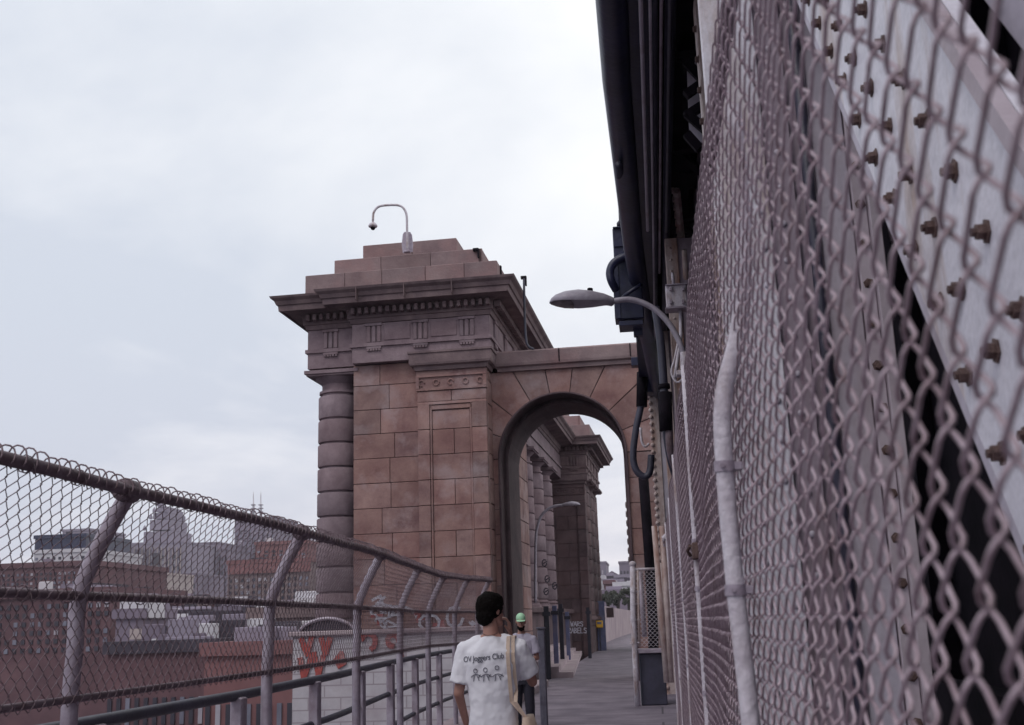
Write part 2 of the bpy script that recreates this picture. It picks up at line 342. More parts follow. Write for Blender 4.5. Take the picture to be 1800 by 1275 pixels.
def entablature(m, plan, z1=6.45): m.sweep(plan, ENT+[(0, z1)])
def cornice_prof(out): return [(o*out/.61, z) for o, z in CORN]
def triglyph(m, x, y, axis='x', w=.25):
    for k in (-1, 0, 1):
        c = x+k*w/2.9
        if axis == 'x': m.box(c-.031, c+.031, y-.035, y+.01, 6.125, 6.40, .008)
        else: m.box(y-.01, y+.035, c-.031, c+.031, 6.125, 6.40, .008)
    if axis == 'x':
        m.box(x-w/2-.01, x+w/2+.01, y-.045, y+.01, 6.402, 6.445); m.box(x-w/2, x+w/2, y-.03, y+.01, 6.02, 6.055)
        for k in range(5): c = x-w/2+.03+k*(w-.06)/4; m.box(c-.016, c+.016, y-.034, y+.008, 5.985, 6.017)
    else:
        m.box(y-.01, y+.045, x-w/2-.01, x+w/2+.01, 6.402, 6.445); m.box(y-.01, y+.03, x-w/2, x+w/2, 6.02, 6.055)
        for k in range(5): c = x-w/2+.03+k*(w-.06)/4; m.box(y-.008, y+.034, c-.016, c+.016, 5.985, 6.017)
def pylon(name, label, oy, far=False):
    """granite pylon whose front face stands at local depth oy"""
    root = thing(name, label, 'pylon', TF((-1.1, oy+2.3, -7)))
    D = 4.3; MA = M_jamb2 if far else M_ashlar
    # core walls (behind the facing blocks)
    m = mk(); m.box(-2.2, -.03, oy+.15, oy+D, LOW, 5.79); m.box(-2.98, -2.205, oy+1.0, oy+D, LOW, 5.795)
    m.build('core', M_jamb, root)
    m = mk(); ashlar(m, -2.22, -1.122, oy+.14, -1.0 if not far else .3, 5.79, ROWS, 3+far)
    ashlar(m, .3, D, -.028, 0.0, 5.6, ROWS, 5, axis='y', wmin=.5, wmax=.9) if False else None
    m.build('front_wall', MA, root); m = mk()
    rr = random.Random(9)
    zs = [5.6]+[z for z in ROWS if 0 < z < 5.5]+[0.0]
    for i in range(len(zs)-1):
        y = .2
        while y < D:
            ny = min(D, y+rr.uniform(.5, .9)); m.box(-.035, 0.0+rr.uniform(-.003, .003), oy+y+.006, oy+ny-.006, zs[i+1]+.006, zs[i]-.006, .006); y = ny
    m.build('side_wall', MA, root)
    # pilaster with a sunk panel
    m = mk(); zs = [5.06]+[z+.0 for z in [4.64-.402*i for i in range(16)]]
    y0 = oy
    m.box(-1.12, -.002, oy+.07, oy+.17, LOW, 5.62)
    for i in range(len(zs)-1):
        zt, zb = zs[i], zs[i+1]
        if zb < -1.2: break
        m.box(-1.12, -.93, y0, y0+.08, zb+.005, zt-.005, .005); m.box(-.24, 0, y0, y0+.08, zb+.005, zt-.005, .005)
        m.box(-.925, -.895, y0+.018, y0+.08, zb, zt, .004); m.box(-.275, -.245, y0+.018, y0+.08, zb, zt, .004)
        if i == 0: m.box(-.89, -.28, y0+.04, y0+.08, zb+.005, zt-.12, .004)
        elif i % 2 == 1:
            m.box(-.89, -.545, y0+.04, y0+.08, zb+.005, zt-.005, .004); m.box(-.535, -.28, y0+.04, y0+.08, zb+.005, zt-.005, .004)
        else: m.box(-.89, -.28, y0+.04, y0+.08, zb+.005, zt-.005, .004)
    m.box(-.925, -.245, y0+.018, y0+.08, 4.96, 5.03, .004); m.box(-1.12, 0, y0, y0+.08, 5.04, 5.085, .004)
    m.box(-1.12, -.57, y0+.0, y0+.08, 5.09, 5.26, .005); m.box(-.56, 0, y0, y0+.08, 5.09, 5.26, .005)
    m.build('pilaster', MA, root)
    m = mk(); m.box(-1.14, .01, y0+.01, y0+.1, 5.27, 5.60, .005)
    for a, b, c, dd in ((-1.14, .01, 5.27, 5.30), (-1.14, .01, 5.49, 5.52), (-1.14, -1.09, 5.305, 5.485), (-.04, .01, 5.305, 5.485)): m.box(a, b, y0-.02, y0+.012, c, dd)
    for i in range(5):
        cx = -1.05+i*.24; ring = [(cx+.045*math.cos(t), y0-.0, 5.395+.045*math.sin(t)) for t in [2*math.pi*k/14 for k in range(15 if i % 2 else 12)]]
        m.tube(ring, .013, 6)
    m.build('pilaster_frieze', MA, root)
    m = mk(); pp = [(-1.12, oy), (0, oy), (0, oy+.4), (-1.12, oy+.4)]
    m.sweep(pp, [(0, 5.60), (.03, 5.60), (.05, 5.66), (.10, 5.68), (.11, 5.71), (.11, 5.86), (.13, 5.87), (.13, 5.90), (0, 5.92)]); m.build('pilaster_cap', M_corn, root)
    # entablature with the break over the corner column
    PL = [(-3.02, oy+.16), (-2.2, oy+.16), (-2.2, oy-.02), (.09, oy-.02), (.09, oy+D+.05), (-3.02, oy+D+.05)]
    m = mk(); entablature(m, PL)
    for x, y in ((-2.62, oy+.16), (-1.83, oy-.02), (-1.05, oy-.02), (-.28, oy-.02)): triglyph(m, x, y)
    for i in range(4): triglyph(m, oy+.45+i*1.0, .09, 'y')
    # metope panels
    for a, b in ((-1.66, -1.22), (-.88, -.45)): m.box(a, b, oy-.035, oy, 6.15, 6.41, .01)
    for i in range(3): m.box(.08, .105, oy+.68+i, oy+1.22+i, 6.15, 6.41, .01)
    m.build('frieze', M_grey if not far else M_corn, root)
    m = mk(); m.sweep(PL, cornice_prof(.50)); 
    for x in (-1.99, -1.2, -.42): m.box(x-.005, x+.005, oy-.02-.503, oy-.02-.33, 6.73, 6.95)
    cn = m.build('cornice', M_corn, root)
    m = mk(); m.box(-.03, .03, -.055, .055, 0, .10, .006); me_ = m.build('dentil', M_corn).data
    for q in [q for q in C.objects if q.name.startswith('dentil') and q.data == me_]: C.objects.remove(q) if False else bpy.data.objects.remove(q)
    me_.transform(Matrix.Translation(-TF((0, 0, 0)))); me_.transform(Matrix.Rotation(-TH, 4, 'Z'))
    rx0 = chain_inv(root)
    def dentil(x, y, r90):
        p = rx0 @ TF((x, y, 6.585)); o = bpy.data.objects.new('dentil', me_); C.objects.link(o); o.parent = cn; o.location = p; o.rotation_euler.z = TH+(math.pi/2 if r90 else 0)
    x = -2.97
    while x < .14:
        yy = oy+.16 if x < -2.25 else oy-.02
        if not (-2.33 < x < -2.2): dentil(x, yy-.135, False)
        x += .118
    y = oy+.0
    while y < oy+D: dentil(.09+.135, y, True); y += .118
    # stepped attic
    m = mk(); bl = [(-3.02, .24, 6.96, 7.37, 0.0), (-2.63, -.12, 7.373, 7.72, .35), (-2.23, -.57, 7.723, 8.07, .7)]
    for k, (a, b, c, dd, yo) in enumerate(bl):
        xs = [a]; r2 = random.Random(k+4)
        while xs[-1] < b-.8: xs.append(xs[-1]+r2.uniform(.6, .95))
        xs.append(b)
        for i in range(len(xs)-1): m.box(xs[i]+(.003 if i else 0), xs[i+1]-.003, oy+yo, oy+D-yo, c, dd, .008)
    m.build('stepped_attic', M_step, root)
    c = drum_column(-2.60, oy+.56).build('column', M_grey, root, auto=40)
    # pedestal below the column and base ledges
    m = mk(); m.sweep([(-3.0, oy+.12), (-2.225, oy+.12), (-2.225, oy+1.0), (-3.0, oy+1.0)], [(0, LOW), (0, .75), (.05, .76), (.07, .86), (0, .88), (0, 1.45), (.04, 1.47), (.07, 1.55), (.07, 1.6), (0, 1.618)])
    m.build('pedestal', M_grey, root)
    if far:
        for k, (cx, cy) in enumerate(((-.25, oy+.8), (-.25, oy+2.2), (-.25, oy+3.6))):
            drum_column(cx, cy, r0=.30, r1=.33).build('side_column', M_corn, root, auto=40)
    return root
py1 = pylon('stone_pylon', 'tall reddish granite pylon with stepped top and banded corner column, beside the path arch', 0.0)
py2 = pylon('stone_pylon', 'farther dark granite pylon seen through the arch, under a jutting cornice', 16.1, True)
# graffiti on the pylon foot
# arch wall
ar = thing('stone_arch', 'low stone arch spanning the footpath between the near pylon and the steel bridge', 'arch', TF((1.1, 1.3, .686)))
cx, Rr, zs0 = 1.12, 1.02, 4.18
def arch_layer(m, y0, y1, rad, x0=0.0, x1=2.95, zt=5.6, zb=-2.5):
    n = 28; top = []; ins = []
    for i in range(n+1):
        t = math.pi-math.pi*i/n; ins.append((cx+rad*math.cos(t), zs0+rad*math.sin(t)))
    vs = []; fs = []
    def q(a, b, c, dd):
        k = len(vs); vs.extend([a, b, c, dd]); fs.append((k, k+1, k+2, k+3))
    for y in (y0, y1):
        for i in range(n):
            (xa, za), (xb, zb_) = ins[i], ins[i+1]; q((xa, y, za), (xb, y, zb_), (xb, y, zt), (xa, y, zt))
        q((x0, y, zb), (ins[0][0], y, zb), (ins[0][0], y, zt), (x0, y, zt)); q((ins[-1][0], y, zb), (x1, y, zb), (x1, y, zt), (ins[-1][0], y, zt))
    for i in range(n):
        (xa, za), (xb, zb_) = ins[i], ins[i+1]; q((xa, y0, za), (xb, y0, zb_), (xb, y1, zb_), (xa, y1, za))
    for x in (ins[0][0], ins[-1][0]): q((x, y0, zb), (x, y1, zb), (x, y1, zs0), (x, y0, zs0))
    for x in (x0, x1): q((x, y0, zb), (x, y1, zb), (x, y1, zt), (x, y0, zt))
    q((x0, y0, zt), (x1, y0, zt), (x1, y1, zt), (x0, y1, zt))
    m.raw(vs, fs)
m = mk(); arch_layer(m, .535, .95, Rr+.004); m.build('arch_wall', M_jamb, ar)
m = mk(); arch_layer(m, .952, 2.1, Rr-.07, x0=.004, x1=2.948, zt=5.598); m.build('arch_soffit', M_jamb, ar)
# voussoirs and jamb blocks as proud facing
m = mk(); angs = [180, 160, 139, 118, 99, 81, 62, 41, 20, 0]
def edge_pt(a):
    dxa, dza = math.cos(R(a)), math.sin(R(a)); t = []
    if dxa > 1e-6: t.append((2.95-cx)/dxa)
    if dxa < -1e-6: t.append((0.0-cx)/dxa)
    if dza > 1e-6: t.append((5.6-zs0)/dza)
    t = min(t); return cx+dxa*t, zs0+dza*t
for i in range(len(angs)-1):
    a, b = angs[i]-.35, angs[i+1]+.35
    inn = [(cx+Rr*math.cos(R(t)), zs0+Rr*math.sin(R(t))) for t in np.linspace(a, b, 5)]
    pa, pb = edge_pt(a), edge_pt(b); outp = [pb]
    if abs(pa[1]-5.6) > 1e-3 and abs(pb[1]-5.6) < 1e-3: outp = [pb, (0.0, 5.6)]
    if abs(pb[1]-5.6) > 1e-3 and abs(pa[1]-5.6) < 1e-3: outp = [pb, (2.95, 5.6)]
    poly = [(x, .5, z) for x, z in inn+outp+[pa]]; m.prism(poly, (0, .03, 0))
for i in range(17):
    zt = zs0-.012-.4*i; zb = zt-.39
    m.box(0.0, cx-Rr, .5, .53, zb, zt); m.box(cx+Rr, 2.95, .5, .53, zb, zt)
m.build('voussoir_facing', M_ashlar, ar)
m = mk()   # archivolt moulding running round the opening
for rad, yy, hw in ((Rr-.0, .47, .02), (Rr-.045, .93, .018)):
    pts = [(cx-rad, yy, -2)]+[(cx+rad*math.cos(R(t)), yy, zs0+rad*math.sin(R(t))) for t in np.linspace(180, 0, 33)]+[(cx+rad, yy, -2)]
    m.tube(pts, hw, 6)
m.build('archivolt', M_jamb, ar)
m = mk(); pl = [(0.14, .46), (2.98, .46), (2.98, 2.15), (.14, 2.15)]
m.sweep(pl, [(0, 5.60), (.02, 5.60), (.03, 5.66), (.08, 5.68), (.09, 5.72), (.09, 5.90), (.05, 5.93), (-.05, 5.935)])
m.build('parapet_cap', M_step, ar)
m = mk(); 
for x in (1.15, 2.3): m.box(x-.008, x+.008, .358, .372, 5.70, 5.915)
m.build('cap_joint', M_black, ar)
# colonnade between the pylons
co = thing('colonnade', 'row of banded granite columns carrying a cornice, seen through the arch', 'colonnade', TF((-1.5, 10, -7)))
m = mk(); m.sweep([(-2.9, 4.36), (-.68, 4.36), (-.68, 16.05), (-2.9, 16.05)], [(0, 5.765)]+ENT[1:]+[(0, 6.45)]); m.build('entablature', M_grey, co)
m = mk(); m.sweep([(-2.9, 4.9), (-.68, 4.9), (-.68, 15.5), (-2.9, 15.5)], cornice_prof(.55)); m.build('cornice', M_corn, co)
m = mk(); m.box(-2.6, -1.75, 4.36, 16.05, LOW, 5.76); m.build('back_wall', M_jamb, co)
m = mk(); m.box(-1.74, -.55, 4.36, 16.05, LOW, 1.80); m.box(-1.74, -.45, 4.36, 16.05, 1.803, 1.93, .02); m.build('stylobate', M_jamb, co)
for k in range(5):
    c = drum_column(-1.02, 13.7-1.9*k, zbase=1.935).build('column', M_grey, co, auto=40)
# far right pylon seen as stepped edges past the right jamb of the arch
fr = thing('stone_pylon', 'sliver of pale banded columns showing past the right jamb of the arch', 'pylon', TF((3.9, 19, .686)))
m = mk(); m.box(1.95, 4.2, 17.0, 20, LOW, 5.2)
m.build('wall', M_jamb, fr)
for cx_, cy_ in ((1.36, 16.5), (1.42, 17.8)):
    prof = []
    for k in range(7): z = 3.2+.27*k; prof += [(.13, z), (.19, z+.02), (.20, z+.12), (.19, z+.19), (.13, z+.21)]
    m = mk(); m.lathe((cx_, cy_, 0), prof, 24); m.build('column', M_bcream, fr, auto=40)
m = mk(); m.lathe((1.38, 16.6, 0), [(.02, 2.75), (.15, 3.0), (.2, 3.19)], 20); m.box(1.4, 2.0, 16.3, 18, 3.0, 3.19); m.build('corbel', M_jamb2, fr, auto=40)
# ------------------------------------------------------------------ chain link generator
def chainlink(name, surf, s0, s1, t0, t1, D, r, mat_, parent, sides=5, relief=1.3, nb=4, DW=None):
    """surf(s,t,off)->xyz arrays ; woven zigzag wires"""
    DW = DW or D; nW = int(round((s1-s0)/(DW/2))); nS = int(round((t1-t0)/(D/2))); V = []; Fc = []; base = 0
    # bend shape of one segment end: points just before, at, after each extreme
    for i in range(nW):
        a = s0+i*DW/2; j = np.arange(nS+1); tj = t0+j*(D/2)
        right = ((j+i) % 2 == 0)
        S_, T_, O2 = [], [], []
        jit = rng.normal(0, .0016, nS+1)+rng.normal(0, .0012); jit2 = rng.normal(0, .0016, nS+1)
        for q in range(nS+1):
            ex = a+DW/2+r*1.0 if right[q] else a-r*1.0
            sg = 1 if right[q] else -1
            b = D*.11
            for dt, dsx, of in ((-b, -b*.8, sg), (-b*.35, -b*.12, sg*.6), (b*.35, -b*.12, -sg*.6), (b, -b*.8, -sg)) if nb == 4 else ((-b*.8, -b*.4, sg), (b*.8, -b*.4, -sg)):
                if q == 0 and dt < 0: continue
                if q == nS and dt > 0: continue
                S_.append(ex+sg*dsx+jit[q]); T_.append(tj[q]+dt+jit2[q]); O2.append(of*r*relief)
        S_, T_, O2 = map(np.array, (S_, T_, O2)); p = surf(S_, T_, O2)
        tg = np.gradient(p, axis=0); tg /= np.linalg.norm(tg, axis=1)[:, None]
        ref = np.array([0.13, .31, .94]); u = np.cross(tg, np.cross(ref, tg)); 
        nn = surf(S_, T_, O2+.01)-p; nn /= np.linalg.norm(nn, axis=1)[:, None]
        v = np.cross(tg, nn); v /= np.linalg.norm(v, axis=1)[:, None]; u = np.cross(v, tg)
        n_ = len(p); an = 2*np.pi*np.arange(sides)/sides
        ring = p[:, None, :]+r*(np.cos(an)[None, :, None]*u[:, None, :]+np.sin(an)[None, :, None]*v[:, None, :])
        V.append(ring.reshape(-1, 3)); ii = np.arange(n_-1)[:, None]*sides; kk = np.arange(sides)[None, :]; k2 = (kk+1) % sides
        Fc.append(np.stack([ii+kk, ii+k2, ii+sides+k2, ii+sides+kk], -1).reshape(-1, 4)+base); base += n_*sides
    V = np.concatenate(V); Fc = np.concatenate(Fc).astype(np.int32)
    V = V-np.array(parent.location)
    me = bpy.data.meshes.new(name); me.vertices.add(len(V)); me.vertices.foreach_set('co', V.astype(np.float32).ravel())
    me.loops.add(Fc.size); me.loops.foreach_set('vertex_index', Fc.ravel()); me.polygons.add(len(Fc))
    me.polygons.foreach_set('loop_start', np.arange(0, Fc.size, 4, dtype=np.int32)); me.polygons.foreach_set('loop_total', np.full(len(Fc), 4, dtype=np.int32))
    me.polygons.foreach_set('use_smooth', np.ones(len(Fc), dtype=bool)); me.update(calc_edges=True); me.materials.append(mat_)
    o = bpy.data.objects.new(name, me); C.objects.link(o); o.parent = parent; return o
# ------------------------------------------------------------------ left fence
FY = np.array([-2, 0, 4.76, 7.3, 9.95, 12.6, 14.8, 17.2, 19.5, 23]); FX = np.array([-2.5, -2.5, -2.5, -2.5, -2.61, -2.83, -2.97, -3.03, -3.02, -3.0])
# smoothed plan curve sampled by arc length
yy = np.linspace(2.6, 19.5, 400); xx = np.interp(yy, FY, FX); xx = np.convolve(np.pad(xx, 12, 'edge'), np.ones(25)/25, 'valid')
al = np.concatenate([[0], np.cumsum(np.hypot(np.diff(xx), np.diff(yy)))])
nx_ = np.gradient(yy, al); ny_ = -np.gradient(xx, al)
ZB, ZM, ZT = -.26, .175, .65
def lsurf(s, t, off):
    """t: 0 at the bottom rail .. 1+ above the top rail, in metres along the bent profile"""
    X0 = np.interp(s, al, xx); Y0 = np.interp(s, al, yy); NX = np.interp(s, al, nx_); NY = np.interp(s, al, ny_)
    k = 1+np.clip((Y0-14.8)/4.7, 0, 1)*.16
    sag = .012*np.sin(s*2.1)+.006*np.sin(s*5.3)
    u = np.clip(t-.42, 0, None); z = ZB+t-.035*u**1.5*2*0 ; z = np.where(t > .42, ZM-.015+u*.93, z)
    inn = np.where(t > .42, .24*(u/.51)**1.25, 0)+.01*np.sin(t*5)
    z = z*k+sag*np.clip(t, 0, 1)*.3
    return np.stack([X0+NX*(inn+off), Y0+NY*(inn+off), EYE+z], -1)
lf = thing('chain_link_fence', 'bent-topped weathered chain-link fence along the left edge of the footpath, with the city behind it', 'fence', (-2.5, 2.6, 0))
chainlink('chain_link_mesh', lsurf, 0.0, al[-1], -.03, .93, .078, .0021, M_wire, lf, 5, relief=1.4)
def rail_pts(t, off=0, n=70): return [Vector(q) for q in lsurf(np.linspace(0, al[-1], n), np.full(n, t), np.full(n, off))]
for t_, r_, of in ((0.0, .017, -.02), (.44, .021, -.028), (.925, .026, -.01)):
    m = MB(); m.tube(rail_pts(t_, of), r_, 10); m.build('rail', M_rail, lf, smooth=True)
# knuckles standing over the top rail and tie wires
m = MB(); s = .02
while s < al[-1]-.05:
    a, b = lsurf(np.array([s, s+.034]), np.array([.93, .93]), np.array([0.02, .02])); h = random.uniform(.028, .046)
    a = Vector(lsurf(np.array([s]), np.array([.925]), np.array([-.01]))[0]); tw = random.uniform(-.010, .010); hh = random.uniform(.010, .026)
    m.tube([a+Vector((.036*math.cos(q), .009*math.sin(2*q+tw*90)+tw*math.sin(q), .036*math.sin(q)+hh*max(0, math.sin(q)))) for q in np.linspace(-.6, 3.9, 11)], .0036, 5); s += .078
m.build('knuckle_selvage', M_wire, lf, smooth=True)['kind'] = 'stuff'
s = .1
while s < al[-1]:
    for t_ in (.44, .925):
        c0 = Vector(lsurf(np.array([s+random.uniform(-.05, .05)]), np.array([t_]), np.array([-.018]))[0])
        m = MB(); m.tube([c0+Vector((.034*math.cos(q), 0, .034*math.sin(q))) for q in np.linspace(0, 6.4, 9)]+[c0+Vector((.045, .0, -.05))], .0028, 5); m.build('tie_wire', M_rail, lf, smooth=True)
    s += .38
for dpt in (4.76, 7.3, 9.95, 12.6, 14.9, 17.2, 19.4):
    s = float(np.interp(dpt, yy, al)); pts = [lsurf(np.array([s]), np.array([t_]), np.array([-.045]))[0] for t_ in (0, .2, .38, .5, .65, .8, .93)]
    X0 = float(np.interp(s, al, xx))-.045
    pl = [Vector((X0, dpt, -.3)), Vector((X0, dpt, .8))]+[Vector(q) for q in pts]
    mp = M_postgal
    m = MB(); m.tube(bez(pl, 4), .037, 12); po = m.build('post', mp, lf, smooth=True)
    tp = Vector(pts[-1]); m = MB(); m.lathe(tp+Vector((.0, -.05, .0)), [(.02, -.03), (.05, -.028), (.052, .0), (.052, .07), (.04, .078), (.02, .08)], 14, (0, 1, 0)); m.build('rail_clamp', M_rail, po, smooth=True)
# lower pedestrian railing below the fence
rl = thing('pipe_railing', 'dark blue pipe railing standing under the left chain-link fence', 'railing', (-2.75, 2.6, 0))
for z, r_ in ((1.20, .034), (.86, .028), (.5, .028)):
    m = MB(); m.tube([(float(np.interp(y, FY, FX))-.22, y, z) for y in np.linspace(-2, 22, 50)], r_, 10); m.build('rail', M_blue, rl, smooth=True)
for i in range(10):
    y = 3.4+i*1.9; x = float(np.interp(y, FY, FX))-.2; m = MB(); m.box(x-.04, x+.04, y-.05, y+.05, -.3, 1.19, .008); m.build('post', M_postgal, rl)
m = MB(); m.box(-3.35, -2.86, -6, 29.6, -.6, .16, .02); o = m.build('kerb', M_conc); struct(o)
# ------------------------------------------------------------------ right fence
def rx(z): return .30+np.where(z > .4, -.045*(z-.4), 0)*1.0
def rsurf(s, t, off):
    z = -1.52+t; Xb = .20+.008*np.sin(s*1.7)+.004*np.sin(t*7+s*3)
    X0 = Xb-np.clip(z-.3, 0, None)*.004
    return np.stack([X0+off, .45+s, EYE+z+0*s], -1)
rf = thing('chain_link_fence', 'tall chain-link fence close on the right, guarding the painted bridge steel', 'fence', (.3, .45, 0))
chainlink('chain_link_mesh', rsurf, 0, 5.5, 0, 2.72, .082, .0022, M_wire2, rf, 7, relief=2.5, DW=.094)
chainlink('chain_link_mesh', rsurf, 5.512, 14.2, 0, 2.72, .082, .0023, M_wire2, rf, 4, relief=2.3, nb=2, DW=.094)
def rp(Y, z, off=0): return Vector(rsurf(np.array([Y-.45]), np.array([z-EYE+1.52]), np.array([off]))[0])
for z in (.12, 2.79):
    m = MB(); m.tube([rp(y, z, .02) for y in np.linspace(.3, 14.6, 40)], .018, 10); m.build('rail', M_rail, rf, smooth=True)
for i, Y in enumerate((-.9, 2.33, 5.35, 8.4, 11.5, 14.5)):
    sd = -.027 if i < 2 else -.003; rr_ = .0185 if i < 2 else .017
    prof_ = [(0, sd), (1.2, sd-.003), (1.65, sd-.009), (1.9, sd-.014), (2.05, sd-.008), (2.2, .008), (2.4, .036), (2.7, .042)] if i < 2 else [(0, sd), (1.5, sd), (2.79, sd)]
    pz = bez([rp(Y, z, o) for z, o in prof_], 6); m = MB(); m.tube(pz, rr_, 16); po = m.build('post', M_white, rf, smooth=True)
    for z in (1.06, 1.36, 1.66, 1.9):
        c = min(pz, key=lambda q_: abs(q_.z-z)); m = MB(); m.lathe(c, [(rr_+.0005, -.011), (rr_+.0035, -.011), (rr_+.0035, .011), (rr_+.0005, .011)], 16); m.lathe(c+Vector((-.006, -rr_-.003, 0)), [(.005, 0), (.005, .008)], 6, (0, -1, 0)); m.box(c.x+rr_*.8, c.x+rr_+.018, c.y-.009, c.y+.009, c.z-.009, c.z+.009, .002); m.build('clamp', M_postgal, po, auto=40)
m = MB(); c = rp(5.3, 1.9, -.02); m.box(c.x-.012, c.x+.02, c.y-.05, c.y+.05, c.z-.04, c.z+.035, .004); m.tube([c+Vector((-.02, -.04, .02)), c+Vector((-.032, 0, .0)), c+Vector((-.02, .04, -.02))], .008, 8)
m.build('rusted_latch', M_rust, rf)
# ------------------------------------------------------------------ bridge steel on the right
bs = thing('steel_bridge', 'painted riveted steel bridge frame rising on the right behind the chain-link fence', 'bridge', (2, 10, -20))
def bolts(m, pts, n, r=.02, h=.022, sides=6):
    n = Vector(n)
    for p in pts: m.lathe(Vector(p)-n*.004, [(r*1.35, 0), (r*1.35, h*.25), (r, h*.26), (r, h*.9), (r*.8, h)], sides, n)
def steel_column(Y, x0, x1, z1, name_lab, mats, hide=False, z0=-1.0, depth=.5):
    """built-up riveted column: cover plates, flange angles, rivet rows"""
    m = MB(); W_ = x1-x0; m.box(x0, x1, Y+.03, Y+depth, z0, z1)
    o = m.build('column', mats[0], bs)
    if name_lab: part(o, name_lab)
    m = MB(); m.box(x0-.02, x0+.26*W_, Y-.0, Y+.028, z0, z1, .003); m.box(x0-.024, x0-.002, Y+.03, Y+.2, z0, z1); m.build('flange', mats[1], o)
    m = MB(); m.box(x1-.28*W_, x1+.015, Y-.012, Y+.028, z0, z1, .003); m.box(x1+.017, x1+.035, Y-.02, Y+.25, z0, z1); m.build('flange', mats[2], o)
    m = MB(); m.ball((0, 0, 0), .019, .014, .019, 8, 6); bo = m.build('rivet', mats[1], smooth=True); me_ = bo.data; bpy.data.objects.remove(bo); z = 2.2; im = chain_inv(o)
    while z < z1:
        for q_ in ((x0+.04, Y-.001, z), (x1-.05, Y-.013, z)): r_ = bpy.data.objects.new('rivet', me_); C.objects.link(r_); r_.parent = o; r_.location = im @ Vector(q_)
        z += .16
    return o
# nearest column: light plate, mauve plate, blue conduit, grey plate, flange with bolts
Y0 = 4.5
m = MB(); m.box(.43, 1.0, Y0+.03, Y0+.6, -.8, 6.4); c1 = m.build('column', M_steel2, bs); part(c1, 'nearest riveted column, mauve plate between pale flanges')
m = MB(); m.box(.34, .565, Y0-.03, Y0+.028, -.8, 6.4, .004); m.build('flange', M_lsteel, c1)
m = MB(); m.box(.57, .68, Y0+.0, Y0+.028, -.8, 6.4, .004); m.build('cover_plate', M_steel2, c1)
m = MB(); m.box(.765, .895, Y0-.02, Y0+.028, -.8, 6.4, .004); m.build('cover_plate', M_steel, c1)
m = MB(); m.box(.90, .955, Y0-.03, Y0+.028, -.8, 6.4, .004); m.box(.957, 1.0, Y0-.06, Y0+.028, -.8, 6.4, .004); m.build('flange', M_steel3, c1)
b1m = MB(); bolts(b1m, [(0, 0, 0)], (0, -1, 0), .017, .02); bo = b1m.build('bolt', M_rust); b1me = bo.data; bpy.data.objects.remove(bo); z = 0
while z < 4: o = bpy.data.objects.new('bolt', b1me); C.objects.link(o); o.parent = c1; o.location = chain_inv(c1) @ Vector((.93, Y0-.03, z)); z += .17
m = MB(); m.ball((0, 0, 0), .014, .010, .014, 8, 6); bo = m.build('rivet', M_steel, smooth=True); b1me = bo.data; bpy.data.objects.remove(bo); z = .3
while z < 4:
    for q_ in ((.62, Y0-.002, z), (.43, Y0-.032, z+.05), (.53, Y0-.032, z+.05)): o = bpy.data.objects.new('rivet', b1me); C.objects.link(o); o.parent = c1; o.location = chain_inv(c1) @ Vector(q_)
    z += .16
m = MB(); m.tube([(.735, Y0-.03, -.8), (.735, Y0-.03, 3), (.72, Y0-.03, 6.3)], .024, 12); o = m.build('conduit', M_blue, bs, smooth=True)
# gusset and diagonal in the truss plane
XD = .62
def dpt(px, py, x=XD):
    r = _M @ np.array([px-CX, -(py-CY), -F]); r = r*(x/r[0]); return Vector((x, r[1], r[2]+EYE))
a0, a1 = dpt(1450, 106), dpt(1694, 700); b0, b1 = dpt(1640, 106), dpt(1694, 200)
dv = (a0-a1).normalized(); nrm = Vector((0, dv.z, -dv.y))
if nrm.z < 0: nrm = -nrm
wid = .62
A, B = a1-dv*1.6, a0+dv*2.2
m = MB(); m.prism([A, B, B+nrm*wid, A+nrm*wid], (.03, 0, 0)); dg = m.build('diagonal', M_lsteel, bs); part(dg, 'pale grey diagonal plate with rusty bolts, close at the upper right')
m = MB(); m.prism([A+Vector((-.03, 0, 0))+nrm*(wid-.035), B+Vector((-.03, 0, 0))+nrm*(wid-.035), B+Vector((-.03, 0, 0))+nrm*wid, A+Vector((-.03, 0, 0))+nrm*wid], (.028, 0, 0)); m.build('flange', M_steel3, dg)
m = MB(); m.prism([A+Vector((-.0, 0, 0))-nrm*.001, B-nrm*.001, B-nrm*.03, A-nrm*.03], (.32, 0, 0)); m.build('flange', M_steel, dg)
Ln = (B-A).length; k = .05; q = 0
bm_ = MB(); bm_.lathe((0, 0, 0), [(.024, 0), (.024, .003), (.0155, .004), (.0155, .019), (.009, .020), (.009, .027)], 6, (-1, 0, 0)); bo = bm_.build('bolt', M_rust); bme = bo.data; bpy.data.objects.remove(bo)
while k < Ln:
    for rr_, of in ((.07, 0), (.20, .11), (.36, .03)):
        p = A+dv*(k+of)+nrm*(rr_+random.uniform(-.01, .01))+Vector((-.001, 0, 0)); o = bpy.data.objects.new('bolt', bme); C.objects.link(o); o.parent = dg; o.location = chain_inv(dg) @ p; o.rotation_euler.x = random.uniform(0, 1)
    k += .22; q += 1
# upper gusset plate beyond the diagonal (top right corner)
m = MB(); g0 = b1-dv*1.2+nrm*.10; m.prism([g0, g0+dv*2.6, g0+dv*2.6+nrm*.9, g0+nrm*.9], (.02, 0, 0)); o = m.build('gusset', M_steel, bs); o.location.x += .1
